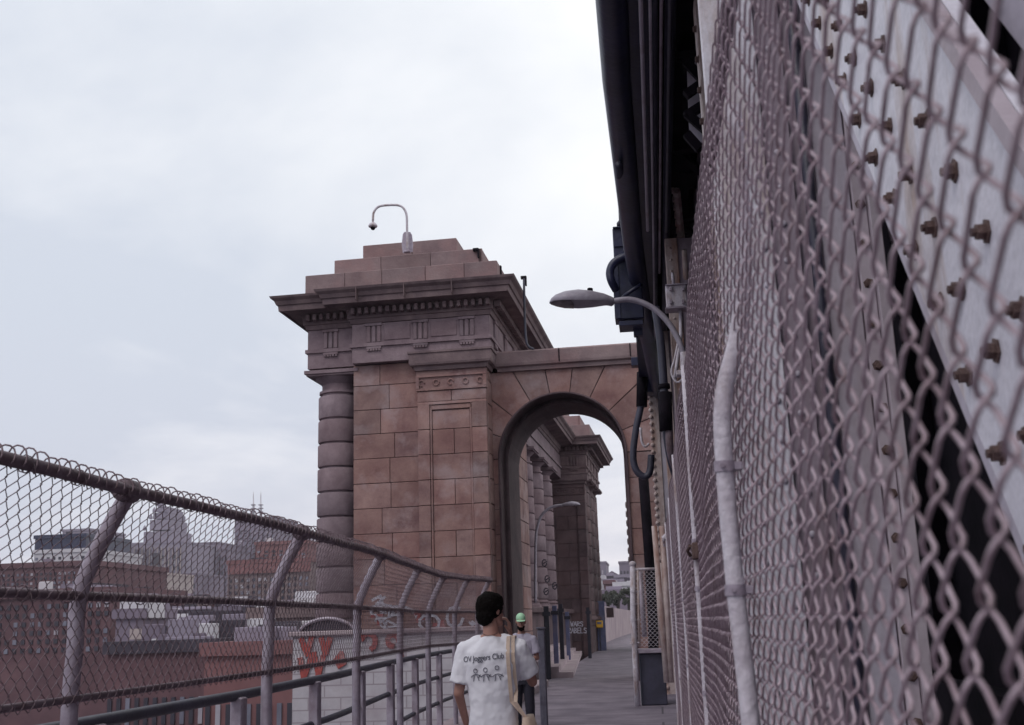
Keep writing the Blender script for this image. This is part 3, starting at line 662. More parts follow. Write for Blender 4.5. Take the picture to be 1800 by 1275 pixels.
# second, third and further columns
c2 = steel_column(8.3, .62, 1.25, 6.5, None, (M_steel2, M_cream, M_steel))
b1m = MB(); bolts(b1m, [(0, 0, 0)], (-1, 0, 0), .026, .03); bo = b1m.build('bolt', M_rust); b1me = bo.data; bpy.data.objects.remove(bo); z = 3.0
while z < 6.4: o = bpy.data.objects.new('bolt', b1me); C.objects.link(o); o.parent = c2; o.location = chain_inv(c2) @ Vector((.597, 8.33, z)); z += .27
c3 = steel_column(25.2, .14, .80, 6.7, 'light grey column right of the arch, running down to the path', (M_steel, M_cream, M_steel))
m = MB(); m.ball((0, 0, 0), .05, .05, .05, 8, 6); bo = m.build('rivet', M_cream, smooth=True); b1me = bo.data; bpy.data.objects.remove(bo); z = -.5
while z < 6.6: o = bpy.data.objects.new('rivet', b1me); C.objects.link(o); o.parent = c3; o.location = chain_inv(c3) @ Vector((.135, 25.2, z)); z += .16
c4 = steel_column(14.2, .42, .95, 6.5, None, (M_steel2, M_cream, M_steel2))
c5 = steel_column(19.5, .35, .9, 6.6, None, (M_steel2, M_cream, M_steel2))
# lower chord and floor stuff behind the fence
m = MB(); m.box(.62, .95, 5.3, 24.9, -.4, .7, .01); m.box(.6, 1.0, 5.3, 24.9, .705, .73); o = m.build('lower_chord', M_steel, bs)
for i, (ya, yb) in enumerate(((5.2, 8.3), (8.9, 14.1), (14.8, 19.4))):
    m = MB(); m.obox(((.8), (ya+yb)/2, 3.5), (.04, 0, 0), (0, (yb-ya)/2, 2.6*(1 if i % 2 else -1)), (0, .12, .16)); m.build('brace', M_steel2, bs)
# rail-deck interior: near-black wall and girders added to keep the gap dark
m = MB(); m.box(2.6, 2.9, -6, 30, -3, 6.6); m.build('dark_blocking_wall', M_black, bs)
for i in range(9): m = MB(); m.box(2.4, 2.59, -2+i*3.1, -1.7+i*3.1, -2, 6.6); m.build('blocking_wall_rib', M_black, bs)
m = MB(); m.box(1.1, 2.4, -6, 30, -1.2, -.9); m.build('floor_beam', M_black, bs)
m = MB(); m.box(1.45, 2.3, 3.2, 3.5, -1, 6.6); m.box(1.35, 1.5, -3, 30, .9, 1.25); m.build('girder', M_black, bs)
# overhead deck
DK = 6.62
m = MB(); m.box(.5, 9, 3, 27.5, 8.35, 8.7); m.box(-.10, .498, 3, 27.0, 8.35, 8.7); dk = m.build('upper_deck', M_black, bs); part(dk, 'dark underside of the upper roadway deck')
for i, (xa, xb, za, zb) in enumerate(((.02, .16, 6.75, 8.34), (.55, .63, 7.0, 8.34), (1.1, 1.2, 6.7, 8.34), (2.1, 2.2, 6.7, 8.34), (3.6, 3.8, 6.7, 8.34))):
    m = MB(); m.box(xa, xb, 3, 26.6, za, zb); m.box(xa-.1, xb+.1, 3, 26.6, za-.03, za-.002); m.build('stringer', M_navy if i == 0 else M_black, dk)
m = MB(); m.tube([(-.04, 3, DK+.1), (-.05, 6, DK+.1), (-.08, 10, DK+.1), (-.02, 15, DK+.05), (.10, 19, DK-.0), (.26, 23, DK-.05), (.34, 25, DK-.05)], .14, 20); o = m.build('main_pipe', M_navy, dk, smooth=True); part(o, 'thick navy pipe along the deck edge')
m = MB(); m.tube([(.28, 3, DK+.02), (.28, 18, DK+.0), (.38, 24, DK-.02)], .035, 8); m.tube([(.42, 3, DK+.1), (.44, 20, DK+.05), (.5, 25, DK)], .05, 8); m.tube([(.40, 2, DK-.06), (.42, 14, DK-.1)], .02, 6); m.build('conduit', M_blue, dk, smooth=True)
m = MB(); m.tube([(.34, 4, DK-.02), (.34, 16, DK-.03)], .016, 6); m.build('conduit', M_steel2, dk, smooth=True)
for i in range(10):
    y = 4+i*2.3; m = MB(); m.box(.64, 3.5, y, y+.35, 7.0, 8.3); m.box(.6, 3.5, y-.1, y+.45, 6.95, 6.99); m.build('cross_beam', M_black, dk)
for i in range(8):
    y = 5.2+i*2.3; m = MB(); m.obox((.85, y, 6.85), (.34, .0, .02), (0, .07, 0), (0, 0, .03)); m.obox((.85, y+.75, 6.85), (.3, .62, 0), (-.04, .03, 0), (0, 0, .025)); m.build('lacing_bar', M_black, dk)
for i in range(4):
    y = 9+i*4.6; m = MB(); m.obox((.85, y, 6.9), (.02, 0, 0), (0, .9, 0), (0, 0, .25)); m.build('gusset', M_steel2 if i % 2 else M_black, dk)
m = MB(); q = [P(1207, 112, 9.6), P(1240, 108, 9.6), P(1241, 250, 9.6), P(1212, 246, 9.6)]; m.prism(q, (0, .02, 0)); lp_ = m.build('pale_glimpse_plate', M_steel, bs)  # pale plate added to stand for light glimpsed through the lacing
for (x0_, y0_, x1_, y1_) in ((1205, 108, 1244, 150), (1205, 168, 1244, 140), (1205, 205, 1244, 180), (1207, 200, 1244, 232), (1207, 236, 1230, 262)):
    m = MB(); m.tube([P(x0_, y0_, 9.4), P(x1_, y1_, 9.4)], .055, 4); m.build('lacing_bar', M_black, bs)
for xo, r_, ya, yb in ((.16, .02, 4, 14), (.24, .014, 4, 20)):
    m = MB(); m.tube([(xo, ya, DK-.04), (xo+.02, yb, DK-.06)], r_, 8); m.build('conduit', M_steel, dk, smooth=True)
# thin inspection lamp arm (cream bracket under the deck)
m = MB(); p0, p1 = P(1189, 335, 13.5), P(1203, 470, 15.2); m.tube([p0, p1], .05, 6); m.tube([p1, P(1196, 440, 15.0)], .03, 6)
for k in range(10): q = p0.lerp(p1, k/10); m.box(q.x-.06, q.x-.03, q.y-.04, q.y+.04, q.z-.03, q.z+.03)
m.build('bracket', M_cream, bs)
m = MB(); m.tube([P(1203, 440, 14), P(1207, 520, 14.4), P(1216, 640, 14.4), P(1222, 760, 14.4)], .035, 10); m.build('conduit', M_cream, bs, smooth=True)
# hanging equipment: junction boxes and pipes
def px_box(m, x0, x1, y0, y1, Y, d, bev=.01):
    a = P(x0, y1, Y); b = P(x1, y0, Y); m.box(min(a.x, b.x), max(a.x, b.x), Y, Y+d, a.z, b.z, bev)
jb = thing('electrical_box', 'light grey electrical box with latches, hung on the steel right of the lamp arm', 'electrical box', P(1189, 545, 13.6))
m = MB(); px_box(m, 1172, 1206, 499, 541, 13.4, .2, .012); m.build('case', M_white, jb)
m = MB(); px_box(m, 1170, 1208, 497, 502, 13.37, .23, .004); m.build('rim', M_postgal, jb); m = MB(); px_box(m, 1170, 1208, 538, 543, 13.37, .23, .004)
m.build('rim', M_postgal, jb)
for x in (1177, 1199):
    for y in (503, 526): m = MB(); px_box(m, x, x+4, y, y+8, 13.36, .03, .003); m.build('latch', M_postgal, jb)
m = MB(); m.tube([P(1196, 541, 13.5), P(1197, 590, 13.5), P(1190, 640, 13.5), P(1186, 668, 13.5)], .022, 8); m.tube([P(1182, 480, 13.5), P(1184, 499, 13.5)], .02, 8); m.build('cable', M_white, jb, smooth=True)
sb = thing('signal_cabinet', 'dark navy cabinet and ribbed boxes hanging off the deck edge behind the lamp', 'cabinet', P(1100, 570, 16))
m = MB(); px_box(m, 1079, 1112, 399, 452, 16.2, .25, .012); px_box(m, 1077, 1114, 396, 401, 16.15, .35, .006); px_box(m, 1079, 1112, 431, 434, 16.17, .3, .003); m.build('upper_box', M_navy, sb)
m = MB(); px_box(m, 1084, 1126, 455, 562, 16.4, .35, .015); px_box(m, 1088, 1130, 562, 573, 16.35, .42, .006); px_box(m, 1081, 1086, 458, 560, 16.38, .4, .004); m.build('lower_box', M_navy, sb)
m = MB(); m.tube(bez([P(1108, 449, 16.0), P(1090, 455, 16.0), P(1077, 465, 16.0), P(1072, 480, 16.0), P(1075, 495, 16.0), P(1083, 510, 16.1)], 5), .062, 12); m.tube(bez([P(1128, 500, 16.1), P(1105, 515, 16.1), P(1090, 528, 16.2)], 4), .03, 8); m.build('bent_pipe', M_navy, sb, smooth=True)
m = MB(); px_box(m, 1114, 1129, 574, 590, 16.6, .15, .008); m.tube([P(1120, 590, 16.7), P(1121, 601, 16.7)], .014, 6); m.build('small_box', M_navy, sb)
m = MB(); m.tube([P(1093, 392, 16.3), P(1092, 340, 13.4), P(1088, 290, 11.6)], .045, 10); m.lathe(P(1092, 398, 16.3), [(.07, 0), (.07, .05), (.03, .1)], 12); m.build('riser', M_blue, sb, smooth=True)
# dark hangers, hoses
m = MB(); px_box(m, 1129, 1166, 560, 690, 24.3, .5, .01); m.build('bearing_block', M_navy, bs); m = MB(); px_box(m, 1131, 1160, 470, 570, 22.5, .5, .01); m.build('bearing_block', M_navy, bs)
m = MB(); px_box(m, 1110, 1129, 627, 643, 27.5, .3, .01); m.build('wall_box', M_navy, bs)
hz = thing('drain_hose', 'thick dark hose hanging in a loop beside the right shoulder of the arch', 'hose', P(1130, 840, 24))
m = MB(); m.tube(bez([P(1133, 600, 24), P(1129, 660, 24), P(1127, 710, 24), P(1118, 755, 24), P(1113, 800, 24), P(1118, 826, 24), P(1132, 838, 24), P(1142, 830, 24), P(1145, 800, 24)], 5), .075, 12); m.build('hose', M_blue, hz, smooth=True)
m = MB(); m.tube([P(1129, 655, 24), P(1128, 715, 24)], .12, 14); m.build('sleeve', M_black, hz, smooth=True)
hq = thing('cable_loop', 'thin pale cable drooping beside the dark hose', 'cable', P(1130, 790, 24))
m = MB(); m.tube(bez([P(1126, 752, 23.8), P(1128, 775, 23.8), P(1134, 785, 23.8), P(1141, 780, 23.8)], 5), .028, 8); m.build('cable', M_white, hq, smooth=True)
h2 = thing('conduit_pipe', 'fat dark conduit sweeping down behind the lamp arm to the fence', 'pipe', P(1195, 850, 14))
m = MB(); m.tube(bez([P(1152, 540, 14), P(1161, 600, 14), P(1167, 680, 14), P(1170, 740, 14), P(1176, 790, 14.1), P(1186, 830, 14.3), P(1198, 858, 14.6)], 5), .055, 12); m.build('pipe', M_blue, h2, smooth=True)
m = MB(); m.tube([P(1169, 690, 14), P(1171, 758, 14)], .085, 14); m.tube([P(1167, 676, 14), P(1168, 684, 14)], .075, 14); m.build('sleeve', M_black, h2, smooth=True)
m = MB(); m.tube(bez([P(1176, 740, 14), P(1178, 790, 14), P(1189, 825, 14.2), P(1202, 842, 14.5)], 5), .05, 12); m.build('pipe', M_rail, h2, smooth=True)
# ------------------------------------------------------------------ street lamp on the right steel
def street_lamp(Y, tip, neck, arm, base_lab, grp=None):
    root = thing('street_lamp', base_lab, 'street lamp', arm[-1], grp)
    t, nk = tip, neck; ax = (nk-t); Lh = ax.length; ax.normalize(); up = Vector((0, 0, 1)); up = (up-ax*up.dot(ax)).normalized(); sd_ = ax.cross(up)
    secs = [(0, .02, .012, -.01), (.03, .075, .05, -.008), (.10, .15, .085, -.003), (.25, .20, .125, .0), (.45, .205, .145, .0), (.65, .175, .13, .0), (.85, .12, .095, .0), (.96, .07, .06, 0), (1, .045, .045, 0)]
    m = MB(); n = 20; vs = []; fs = []
    sc_ = Lh/.78
    for u, hw, hh, off in secs:
        for k in range(n):
            a = 2*math.pi*k/n; z_ = math.sin(a)*hh; 
            if z_ < 0 and .02 < u < .93: z_ = max(z_, -.22*hh)
            vs.append(t+ax*(u*Lh)+sd_*(math.cos(a)*hw*sc_)+up*((z_+off)*sc_))
    for i in range(len(secs)-1):
        for k in range(n): k2 = (k+1) % n; fs.append((i*n+k, i*n+k2, i*n+n+k2, i*n+n+k))
    fs += [tuple(range(n)), tuple(range((len(secs)-1)*n, len(secs)*n))]
    m.raw(vs, fs); hd = m.build('lamp_head', M_lamp, root, auto=50)
    m = MB(); vs = []; fs = []
    for u, hw, dz in ((.02, .04, -.012), (.10, .13, -.024), (.22, .18, -.032), (.36, .185, -.036), (.38, .01, -.028)):
        for s_ in (-1, -.5, 0, .5, 1): vs.append(t+ax*(u*Lh)+sd_*(s_*hw*sc_)+up*((dz-(1-s_*s_)*.022)*sc_))
    for i in range(4):
        for k in range(4): fs.append((i*5+k, i*5+k+1, i*5+k+6, i*5+k+5))
    m.raw(vs, fs); m.build('lens', M_lens, hd, smooth=True)
    m = MB(); m.lathe(t+ax*(.63*Lh)+up*(.125*sc_), [(.035*sc_, 0), (.035*sc_, .035*sc_), (.03*sc_, .042*sc_), (.005, .044*sc_)], 14, up); m.build('photocell', M_black, hd, auto=40)
    r0 = .035*sc_*(1.7 if Y > 30 else 1)
    m = MB(); m.tube(bez([neck-ax*.03]+arm, 8), r0, 14); m.build('arm', M_lamp, root, smooth=True)
    return root
Yl = 11.5
la = street_lamp(Yl, P(966, 531, Yl), P(1079, 530, Yl), [P(1110, 527, Yl), P(1145, 540, Yl), P(1173, 565, Yl), P(1192, 596, Yl), P(1201, 625, Yl), P(1203, 655, Yl)], 'grey cobra-head street lamp on a curved arm, in the sky above the arch')
m = MB(); m.tube([P(1203, 620, Yl), P(1204, 648, Yl)], .047, 12); a = P(1204, 652, Yl); m.box(a.x-.09, a.x+.25, a.y-.05, a.y+.1, a.z-.05, a.z, .005); m.tube(bez([P(1192, 600, Yl), P(1186, 630, Yl), P(1180, 655, Yl), P(1190, 672, Yl), P(1203, 664, Yl)], 5), .011, 6); m.build('mounting', M_white, la, smooth=False)
Yl = 40
lb = street_lamp(Yl, P(1020, 887, Yl), P(988, 888, Yl), [P(975, 890, Yl), P(962, 896, Yl), P(951, 908, Yl), P(945, 925, Yl), P(942, 945, Yl), P(941, 1000, Yl), P(941, 1060, Yl)], 'small grey street lamp on a curved pole, inside the arch before the columns')
# ------------------------------------------------------------------ surveillance camera on the pylon
sv = thing('security_camera', 'white dome camera on a gooseneck pole on top of the near pylon', 'security camera', P(715, 445, 30.2))
Yc = 30.0
m = MB(); m.tube(bez([P(716, 442, Yc), P(715.5, 400, Yc), P(714.5, 378, Yc), P(709, 366, Yc), P(699, 361, Yc), P(680, 361, Yc), P(665, 364, Yc), P(657, 374, Yc), P(655.5, 388, Yc)], 6), .034, 10); m.build('gooseneck', M_white, sv, smooth=True)
m = MB(); c = P(655.5, 388, Yc); k_ = .0153
m.lathe(c, [(.03, 0), (.03, -.06), (.06, -.07), (.10, -.10), (.13, -.15), (.135, -.17), (.12, -.2), (.09, -.21), (.005, -.212)], 20); m.build('housing', M_white, sv, auto=50)
m = MB(); m.ball(c+Vector((0, 0, -.215)), .075, .075, .08, 16, 10); m.build('dome', M_black, sv, smooth=True)
m = MB(); pts = [P(x, y, Yc+.12) for x, y in ((708, 445), (706, 430), (708, 412), (711, 408), (721, 408), (724, 413), (726, 430), (725, 443))]; m.prism(pts, (0, .03, 0)); q = P(715.5, 442, Yc); m.box(q.x-.09, q.x+.09, q.y-.06, q.y+.1, q.z-.03, q.z+.03, .006); m.build('back_plate', M_postgal, sv)
# dark floodlight stubs at the pylon's right steps
for k, (x, y, lab) in enumerate(((836, 441, 'small dark bracket at the top right step of the pylon'), (876, 472, 'small dark bracket on the middle right step of the pylon'), (920, 490, 'dark bracket with a hanging cable at the cornice corner of the pylon'))):
    Yk = 30.6; root = thing('floodlight_bracket', lab, 'bracket', P(x, y+8, Yk))
    m = MB(); a = P(x-5, y-3, Yk); b = P(x+5, y-6, Yk); m.box(a.x, b.x, Yk, Yk+.12, a.z-.05, a.z+.03, .006); m.box(b.x-.04, b.x, Yk, Yk+.1, a.z-.26, a.z-.055); m.build('frame', M_black, root)
    if k == 2:
        m = MB(); m.tube(bez([P(921, 490, Yk), P(922, 540, Yk), P(924, 590, Yk), P(928, 608, Yk), P(938, 614, Yk)], 5), .035, 8); m.build('cable', M_blue, root, smooth=True)
# ------------------------------------------------------------------ guard panel by the right jamb
gp = thing('fence_panel', 'narrow chain-link guard panel on white pipes, right of the path mouth', 'fence', (-.4, 22, 0))
Yg = 22
m = MB(); m.tube([P(1112, 992, Yg), P(1113, 1080, Yg), P(1117, 1169, Yg), Vector((P(1117, 1169, Yg).x, Yg, 0))], .055, 12); m.ball(P(1112, 992, Yg), .075, .075, .06, 12, 8); m.build('post', M_white, gp, smooth=True)
m = MB(); m.tube([P(1162, 990, Yg), P(1170, 1169, Yg)], .05, 12); m.build('post', M_cream, gp, smooth=True)
m = MB(); m.tube([P(1117, 1001, Yg), P(1155, 1000, Yg)], .025, 8); m.build('rail', M_white, gp, smooth=True)
m = MB(); m.tube([P(1121, 1000, Yg), P(1124, 1138, Yg)], .022, 8); m.tube([P(1153, 1000, Yg), P(1161, 1136, Yg)], .022, 8); m.build('frame', M_cream, gp, smooth=True)
a = P(1121, 1138, Yg); b = P(1158, 1001, Yg)
gx0, gx1, gz0, gz1 = a.x, b.x, a.z, b.z
def gsurf(s, t, off): return np.stack([gx0+s, Yg+off, gz0+t], -1)
chainlink('chain_link_mesh', gsurf, 0, gx1-gx0+.03, 0, gz1-gz0, .085, .004, M_white, gp, 5)
for y_ in (1040, 1062, 1090, 1130):
    c = P(1113.5, y_, Yg); m = MB(); m.lathe(c, [(.058, -.02), (.065, -.02), (.065, .02), (.058, .02)], 12); m.box(c.x, c.x+.12, Yg-.02, Yg+.02, c.z-.012, c.z+.012); m.build('clamp', M_white, gp)
gb = thing('utility_cabinet', 'dark blue utility cabinet with a pale shelf under the guard panel', 'cabinet', (-.1, 22.3, 0))
m = MB(); a = P(1122, 1142, Yg); b = P(1168, 1142, Yg); m.box(a.x, b.x, Yg+.1, Yg+.7, 0, a.z-.08, .02); m.build('body', M_blue, gb)
m = MB(); m.box(a.x-.05, b.x+.05, Yg+.02, Yg+.8, a.z-.075, a.z, .01); m.build('shelf', M_postgal, gb)
# steel strips behind the panel and conduit pipes down the jamb
jp = thing('drain_pipe', 'dark downpipe fixed to the right jamb of the arch', 'pipe', P(1140, 1000, 28))
m = MB(); m.tube([P(1131, 840, 28), P(1140, 960, 28), P(1148, 1090, 28), P(1149, 1160, 28)], .13, 12); m.build('pipe', M_black, jp, smooth=True)
tp = thing('drain_pipe', 'pale thin pipe standing inside the guard panel', 'pipe', P(1130, 1130, 23))
m = MB(); m.tube([P(1125, 1005, 23), P(1133, 1120, 23)], .05, 10); m.build('pipe', M_postgal, tp, smooth=True)
for k, (xa, xb, lab) in enumerate(((1150, 1172, 'rusty cream pipe leaning at the foot of the light column'), (1163, 1180, 'second rusty cream pipe, right of the one at the column foot'))):
    q = thing('rusty_pipe', lab, 'pipe', P(xb, 1169, 20)); m = MB(); m.tube([P(xa, 925, 20), P((xa+xb)/2, 1060, 20), P(xb, 1200, 20)], .05, 10); m.build('pipe', M_cream, q, smooth=True)
fc = thing('floodlight', 'small white floodlight on the steel above the guard panel', 'floodlight', P(1172, 950, 20))
m = MB(); a = P(1166, 948, 19.6); b = P(1176, 938, 19.6); m.tube([a, b], .05, 12); m.build('housing', M_white, fc, auto=40); m = MB(); m.tube([a, P(1168, 960, 19.8)], .02, 8); m.build('stem', M_white, fc)
# ------------------------------------------------------------------ steps, posts and boards at the colonnade foot
st = thing('stone_steps', 'worn stone steps left of the path beyond the arch', 'steps', (-4, 42, 0))
for k in range(4):
    m = MB(); x0, x1 = -2.5-.42*k, -3.75-.30*k
    m.prism([(x0, 33.5, 0), (x0, 33.5, .16*(k+1)), (x0-.42, 33.5, .16*(k+1)), (x0-.42, 33.5, 0)], (x1-x0, 23, 0)); m.build('tread', M_conc, st)
bp_ = thing('steel_post', 'stout dark blue-grey post beside the man in the green cap', 'post', P(951, 1105, 18)*1.0)
bp_.location = (P(951, 1130, 18).x, 18, 0)
m = MB(); c = P(951, 1106, 18); m.box(c.x-.055, c.x+.055, 17.94, 18.06, 0, c.z, .012); m.box(c.x-.07, c.x+.07, 17.92, 18.08, c.z+.002, c.z+.03, .006); m.build('shaft', M_postgrey, bp_)
for k, (x, y0, y1, Y, lab) in enumerate(((959, 1066, 1150, 33, 'dark blue hoarding board nearest the green-capped man, below the columns'), (974, 1065, 1155, 36, 'second dark blue hoarding board below the columns'), (985, 1062, 1150, 40, 'third dark blue hoarding board below the columns'), (997, 1076, 1140, 44, 'pale blue board at the graffiti wall below the far pylon'), (1034, 1068, 1148, 50, 'narrow blue board at the corner of the far pylon'))):
    q = P(x, y1, Y); b_ = thing('hoarding_board', lab, 'board', (q.x, Y, 0), 'blue boards under the colonnade')
    a = P(x-4, y0, Y); m = MB(); m.box(a.x, a.x+.15, Y, Y+.06, 0, a.z, .008); m.build('panel', M_bluelt if x in (974, 997) else M_slate, b_)
    m = MB(); m.box(a.x-.03, a.x+.20, Y-.04, Y-.002, a.z-.28, a.z-.16); m.build('batten', M_slate, b_)
bb = thing('hoarding_board', 'tall blue board with the yellow box, where the path leaves the arch', 'board', (P(1050, 1130, 62).x, 62, 0))
m = MB(); a = P(1043, 1057, 62); b = P(1062, 1057, 62); m.box(a.x, b.x, 62, 62.15, 0, a.z, .01); m.build('panel', M_bluelt, bb)
yb = thing('newspaper_box', 'bright yellow box fixed to the blue board by the path', 'box', (P(1054, 1104, 61).x, 61.5, 0))
m = MB(); a = P(1048, 1104, 61.4); b = P(1059, 1091, 61.4); m.box(a.x, b.x, 61.4, 61.85, a.z, b.z, .03); m.build('case', M_yellow, yb)
m = MB(); m.box(a.x+.06, b.x-.06, 61.38, 61.398, (a.z+b.z)/2, b.z-.06); m.build('window', M_winpale, yb)
m = MB(); m.box((a.x+b.x)/2-.04, (a.x+b.x)/2+.04, 61.5, 61.6, 0, a.z-.002); m.build('post', M_blue, yb)
# scraps of litter
lt = MB(); q = P(1057, 1131, 66); lt.box(q.x-.14, q.x+.14, 66, 66.2, .003, .12, .02); props(lt.build('litter', M_bwhite), 'white scrap of litter at the foot of the blue board', 'litter')
lp = thing('lamp_post', 'thin dark lamp post with a brown head, beyond the far pylon', 'lamp post', P(1045, 1060, 75))
m = MB(); m.tube([P(1046, 1090, 75), P(1045, 1040, 75), P(1044, 1003, 75)], .10, 8); m.build('pole', M_rail, lp, smooth=True); m = MB(); c = P(1045, 1003, 75); m.lathe(c, [(.1, -.1), (.42, -.12), (.40, .0), (.2, .16), (.05, .2)], 12); m.build('lamp_head', M_bbrick, lp, auto=40)
# walkway parapet continuing to the city
pw = thing('parapet_wall', 'long pinkish concrete wall curving along the far path', 'wall', (-3.6, 70, 0))
pts = [(-3.8, 66), (-3.75, 80), (-3.7, 100), (-3.2, 130), (-2.2, 165), (-.6, 200), (1.2, 218)]
m = MB(); poly = pts+[(x-.6, y+1) for x, y in reversed(pts)]; m.prism([(x, y, -.3) for x, y in poly], (0, 0, 2.9)); m.build('wall', M_conc, pw)
m = MB(); a = P(1066, 1086, 65.6); b = P(1078, 1068, 65.6); m.box(a.x, b.x, 65.75, 65.9, a.z, b.z); m.build('plaque', M_btan, pw)
m = MB(); m.box(-4.7, -3.3, 65.95, 66.3, -.3, 2.75, .03); m.build('end_pier', M_conc, pw)
tr = thing('litter_bin', 'grey bin standing at the foot of the pinkish wall', 'bin', (-3.35, 64, 0))
m = MB(); m.lathe((-3.35, 64, 0), [(.3, 0), (.36, .9), (.38, .92), (.38, .98), (.1, 1.1)], 16); m.build('drum', M_postgal, tr, auto=40); m = MB(); m.lathe((-3.35, 64, 0), [(.385, .80), (.395, .80), (.395, .88), (.385, .88)], 16); m.build('band', M_black, tr)
# ------------------------------------------------------------------ graffiti
SK = [0]
def strokes(m, pts2, Yv, w=.05, off=.004, tf=None):
    for pl_ in pts2:
        for (x0, y0), (x1, y1) in zip(pl_[:-1], pl_[1:]):
            a = P(x0, y0, Yv); b = P(x1, y1, Yv); dd = (b-a); 
            if dd.length < 1e-4: continue
            dd.normalize(); nn = Vector((-dd.z, 0, dd.x))*w/2; SK[0] = (SK[0]+1) % 40; sh = Vector((0, -.0013*SK[0], 0))
            m.prism([a+nn-dd*w*.4+sh, b+nn+dd*w*.4+sh, b-nn+dd*w*.4+sh, a-nn-dd*w*.4+sh], (0, off+.06, 0))
Yp = 29.9
gf = thing('graffiti', 'pale looping spray tags on the pylon foot behind the left fence', 'graffiti', P(690, 1090, Yp))
rg = random.Random(11)
def arc(cx_, cy_, rx_, ry_, a0_, a1_, n=10): return [(cx_+rx_*math.cos(R(t)), cy_+ry_*math.sin(R(t))) for t in np.linspace(a0_, a1_, n)]
LET = {'W': [[(0, 0), (.25, 1), (.5, .3), (.75, 1), (1, 0)]], 'A': [[(0, 1), (.5, 0), (1, 1)], [(.25, .6), (.75, .6)]], 'B': [[(0, 0), (0, 1), (.8, .9), (.8, .6), (0, .5), (.7, .3), (.7, .1), (0, 0)]],
       'R': [[(0, 1), (0, 0), (.8, .1), (.8, .4), (0, .5), (.9, 1)]], 'E': [[(.9, 0), (0, 0), (0, 1), (.9, 1)], [(0, .5), (.7, .5)]], 'S': [[(.9, .1), (.2, 0), (0, .3), (.9, .6), (.8, 1), (0, .9)]],
       'C': [[(.9, .1), (.2, 0), (0, .5), (.2, 1), (.9, .9)]], 'M': [[(0, 1), (.1, 0), (.5, .6), (.9, 0), (1, 1)]], 'J': [[(.8, 0), (.8, .8), (.4, 1), (0, .8)]], 'L': [[(0, 0), (0, 1), (.8, 1)]], 'K': [[(0, 0), (0, 1)], [(.9, 0), (.05, .5), (.9, 1)]]}
def word(m, t, x, y, w_, h, Yv, sw, slant=0):
    for i, ch in enumerate(t):
        x0 = x+i*w_*1.25
        strokes(m, [[(x0+u*w_, y+v*h-slant*i) for u, v in pl_] for pl_ in LET[ch]], Yv, sw)
for sh_ in (arc(700, 1092, 34, 26, 180, 350), arc(672, 1075, 20, 12, 120, 400), [(655, 1055), (668, 1048), (672, 1060), (662, 1062), (676, 1050)], arc(755, 1095, 18, 14, 90, 420), arc(800, 1085, 14, 18, 10, 300)): m = MB(); strokes(m, [sh_], Yp, .07); m.build('tag', M_whpaint, gf)
for i in range(10):
    x, y = rg.uniform(650, 850), rg.uniform(1055, 1110); m = MB(); strokes(m, [[(x+rg.uniform(-12, 12), y+rg.uniform(-9, 9)) for _ in range(5)]], Yp, .05); m.build('tag', M_whpaint, gf)
m = MB()
for i in range(7):
    x, y = rg.uniform(650, 845), rg.uniform(1080, 1120); strokes(m, [[(x+rg.uniform(-10, 10), y+rg.uniform(-12, 12)) for _ in range(4)]], Yp-.01, .08); m.build('red_tag', M_redpaint, gf); m = MB()
gs = thing('graffiti', 'two rows of white capital letters sprayed on the dark wall under the far pylon', 'graffiti', P(1013, 1105, 57))
m = MB(); word(m, 'WARS', 1003, 1093, 4.6, 8, 56.8, .032); word(m, 'RABELS', 999, 1104, 4.4, 9, 56.8, .032); m.build('lettering', M_whpaint, gs)
gc = thing('graffiti', 'dark round scribbles sprayed on the banded columns inside the arch', 'graffiti', P(965, 1000, 50))
m = MB(); Yq = TF((-.66, 12.2, 3)).y
for (x, y) in ((957, 990), (962, 1018), (975, 1030), (960, 1040)): m = MB(); strokes(m, [arc(x, y, 4, 6, 0, 300, 8), [(x-3, y+2), (x+4, y-3)]], Yq-3, .045); m.build('tag', M_blkpaint, gc)
# ------------------------------------------------------------------ white wall with red letters, left of the pylon foot
ww = thing('painted_wall', 'white-painted block wall with big red letters, below the fence beside the pylon', 'wall', P(640, 1169, 26))
a = P(515, 1120, 27); b = P(862, 1100, 27)
m = MB(); m.box(a.x, b.x, 27, 27.4, -6, a.z); m.build('wall', M_whitewall, ww)
m = MB(); m.box(a.x-.1, b.x, 26.9, 27.5, a.z+.003, a.z+.12, .02); m.build('coping', M_conc, ww)
m = MB(); strokes(m, [[(530, 1125), (540, 1150)], [(548, 1122), (540, 1150)], [(565, 1124), (572, 1148), (580, 1124)], [(528, 1160), (534, 1190)], [(548, 1155), (534, 1192)], [(552, 1150), (560, 1185), (568, 1156)], [(592, 1160), (600, 1150), (604, 1165), (596, 1170)]], 26.98, .13)
strokes(m, [arc(648, 1128, 12, 14, 200, 420), [(700, 1120), (706, 1160)], arc(690, 1126, 8, 10, 90, 300)], 26.98, .12); m.build('lettering', M_redpaint, ww)
# dark arched roof by the column foot
rv = thing('arched_shed', 'dark barrel-roofed shed with a pale rim at the foot of the banded column', 'shed', P(575, 1120, 28.5))
m = MB(); c = P(575, 1122, 28.2); prof = [(c.x+.75*math.cos(R(t)), 28.2, c.z+.45*math.sin(R(t))) for t in np.linspace(0, 180, 13)]; m.prism(prof, (0, .9, 0)); m.build('roof', M_bdark, rv)
m = MB(); m.tube([(c.x+.78*math.cos(R(t)), 28.18, c.z+.48*math.sin(R(t))) for t in np.linspace(0, 180, 13)], .05, 8); m.build('rim', M_postgal, rv)
m = MB(); m.box(c.x-.75, c.x+.75, 28.25, 29.0, -6, c.z-.003); m.build('wall', M_btan, rv)
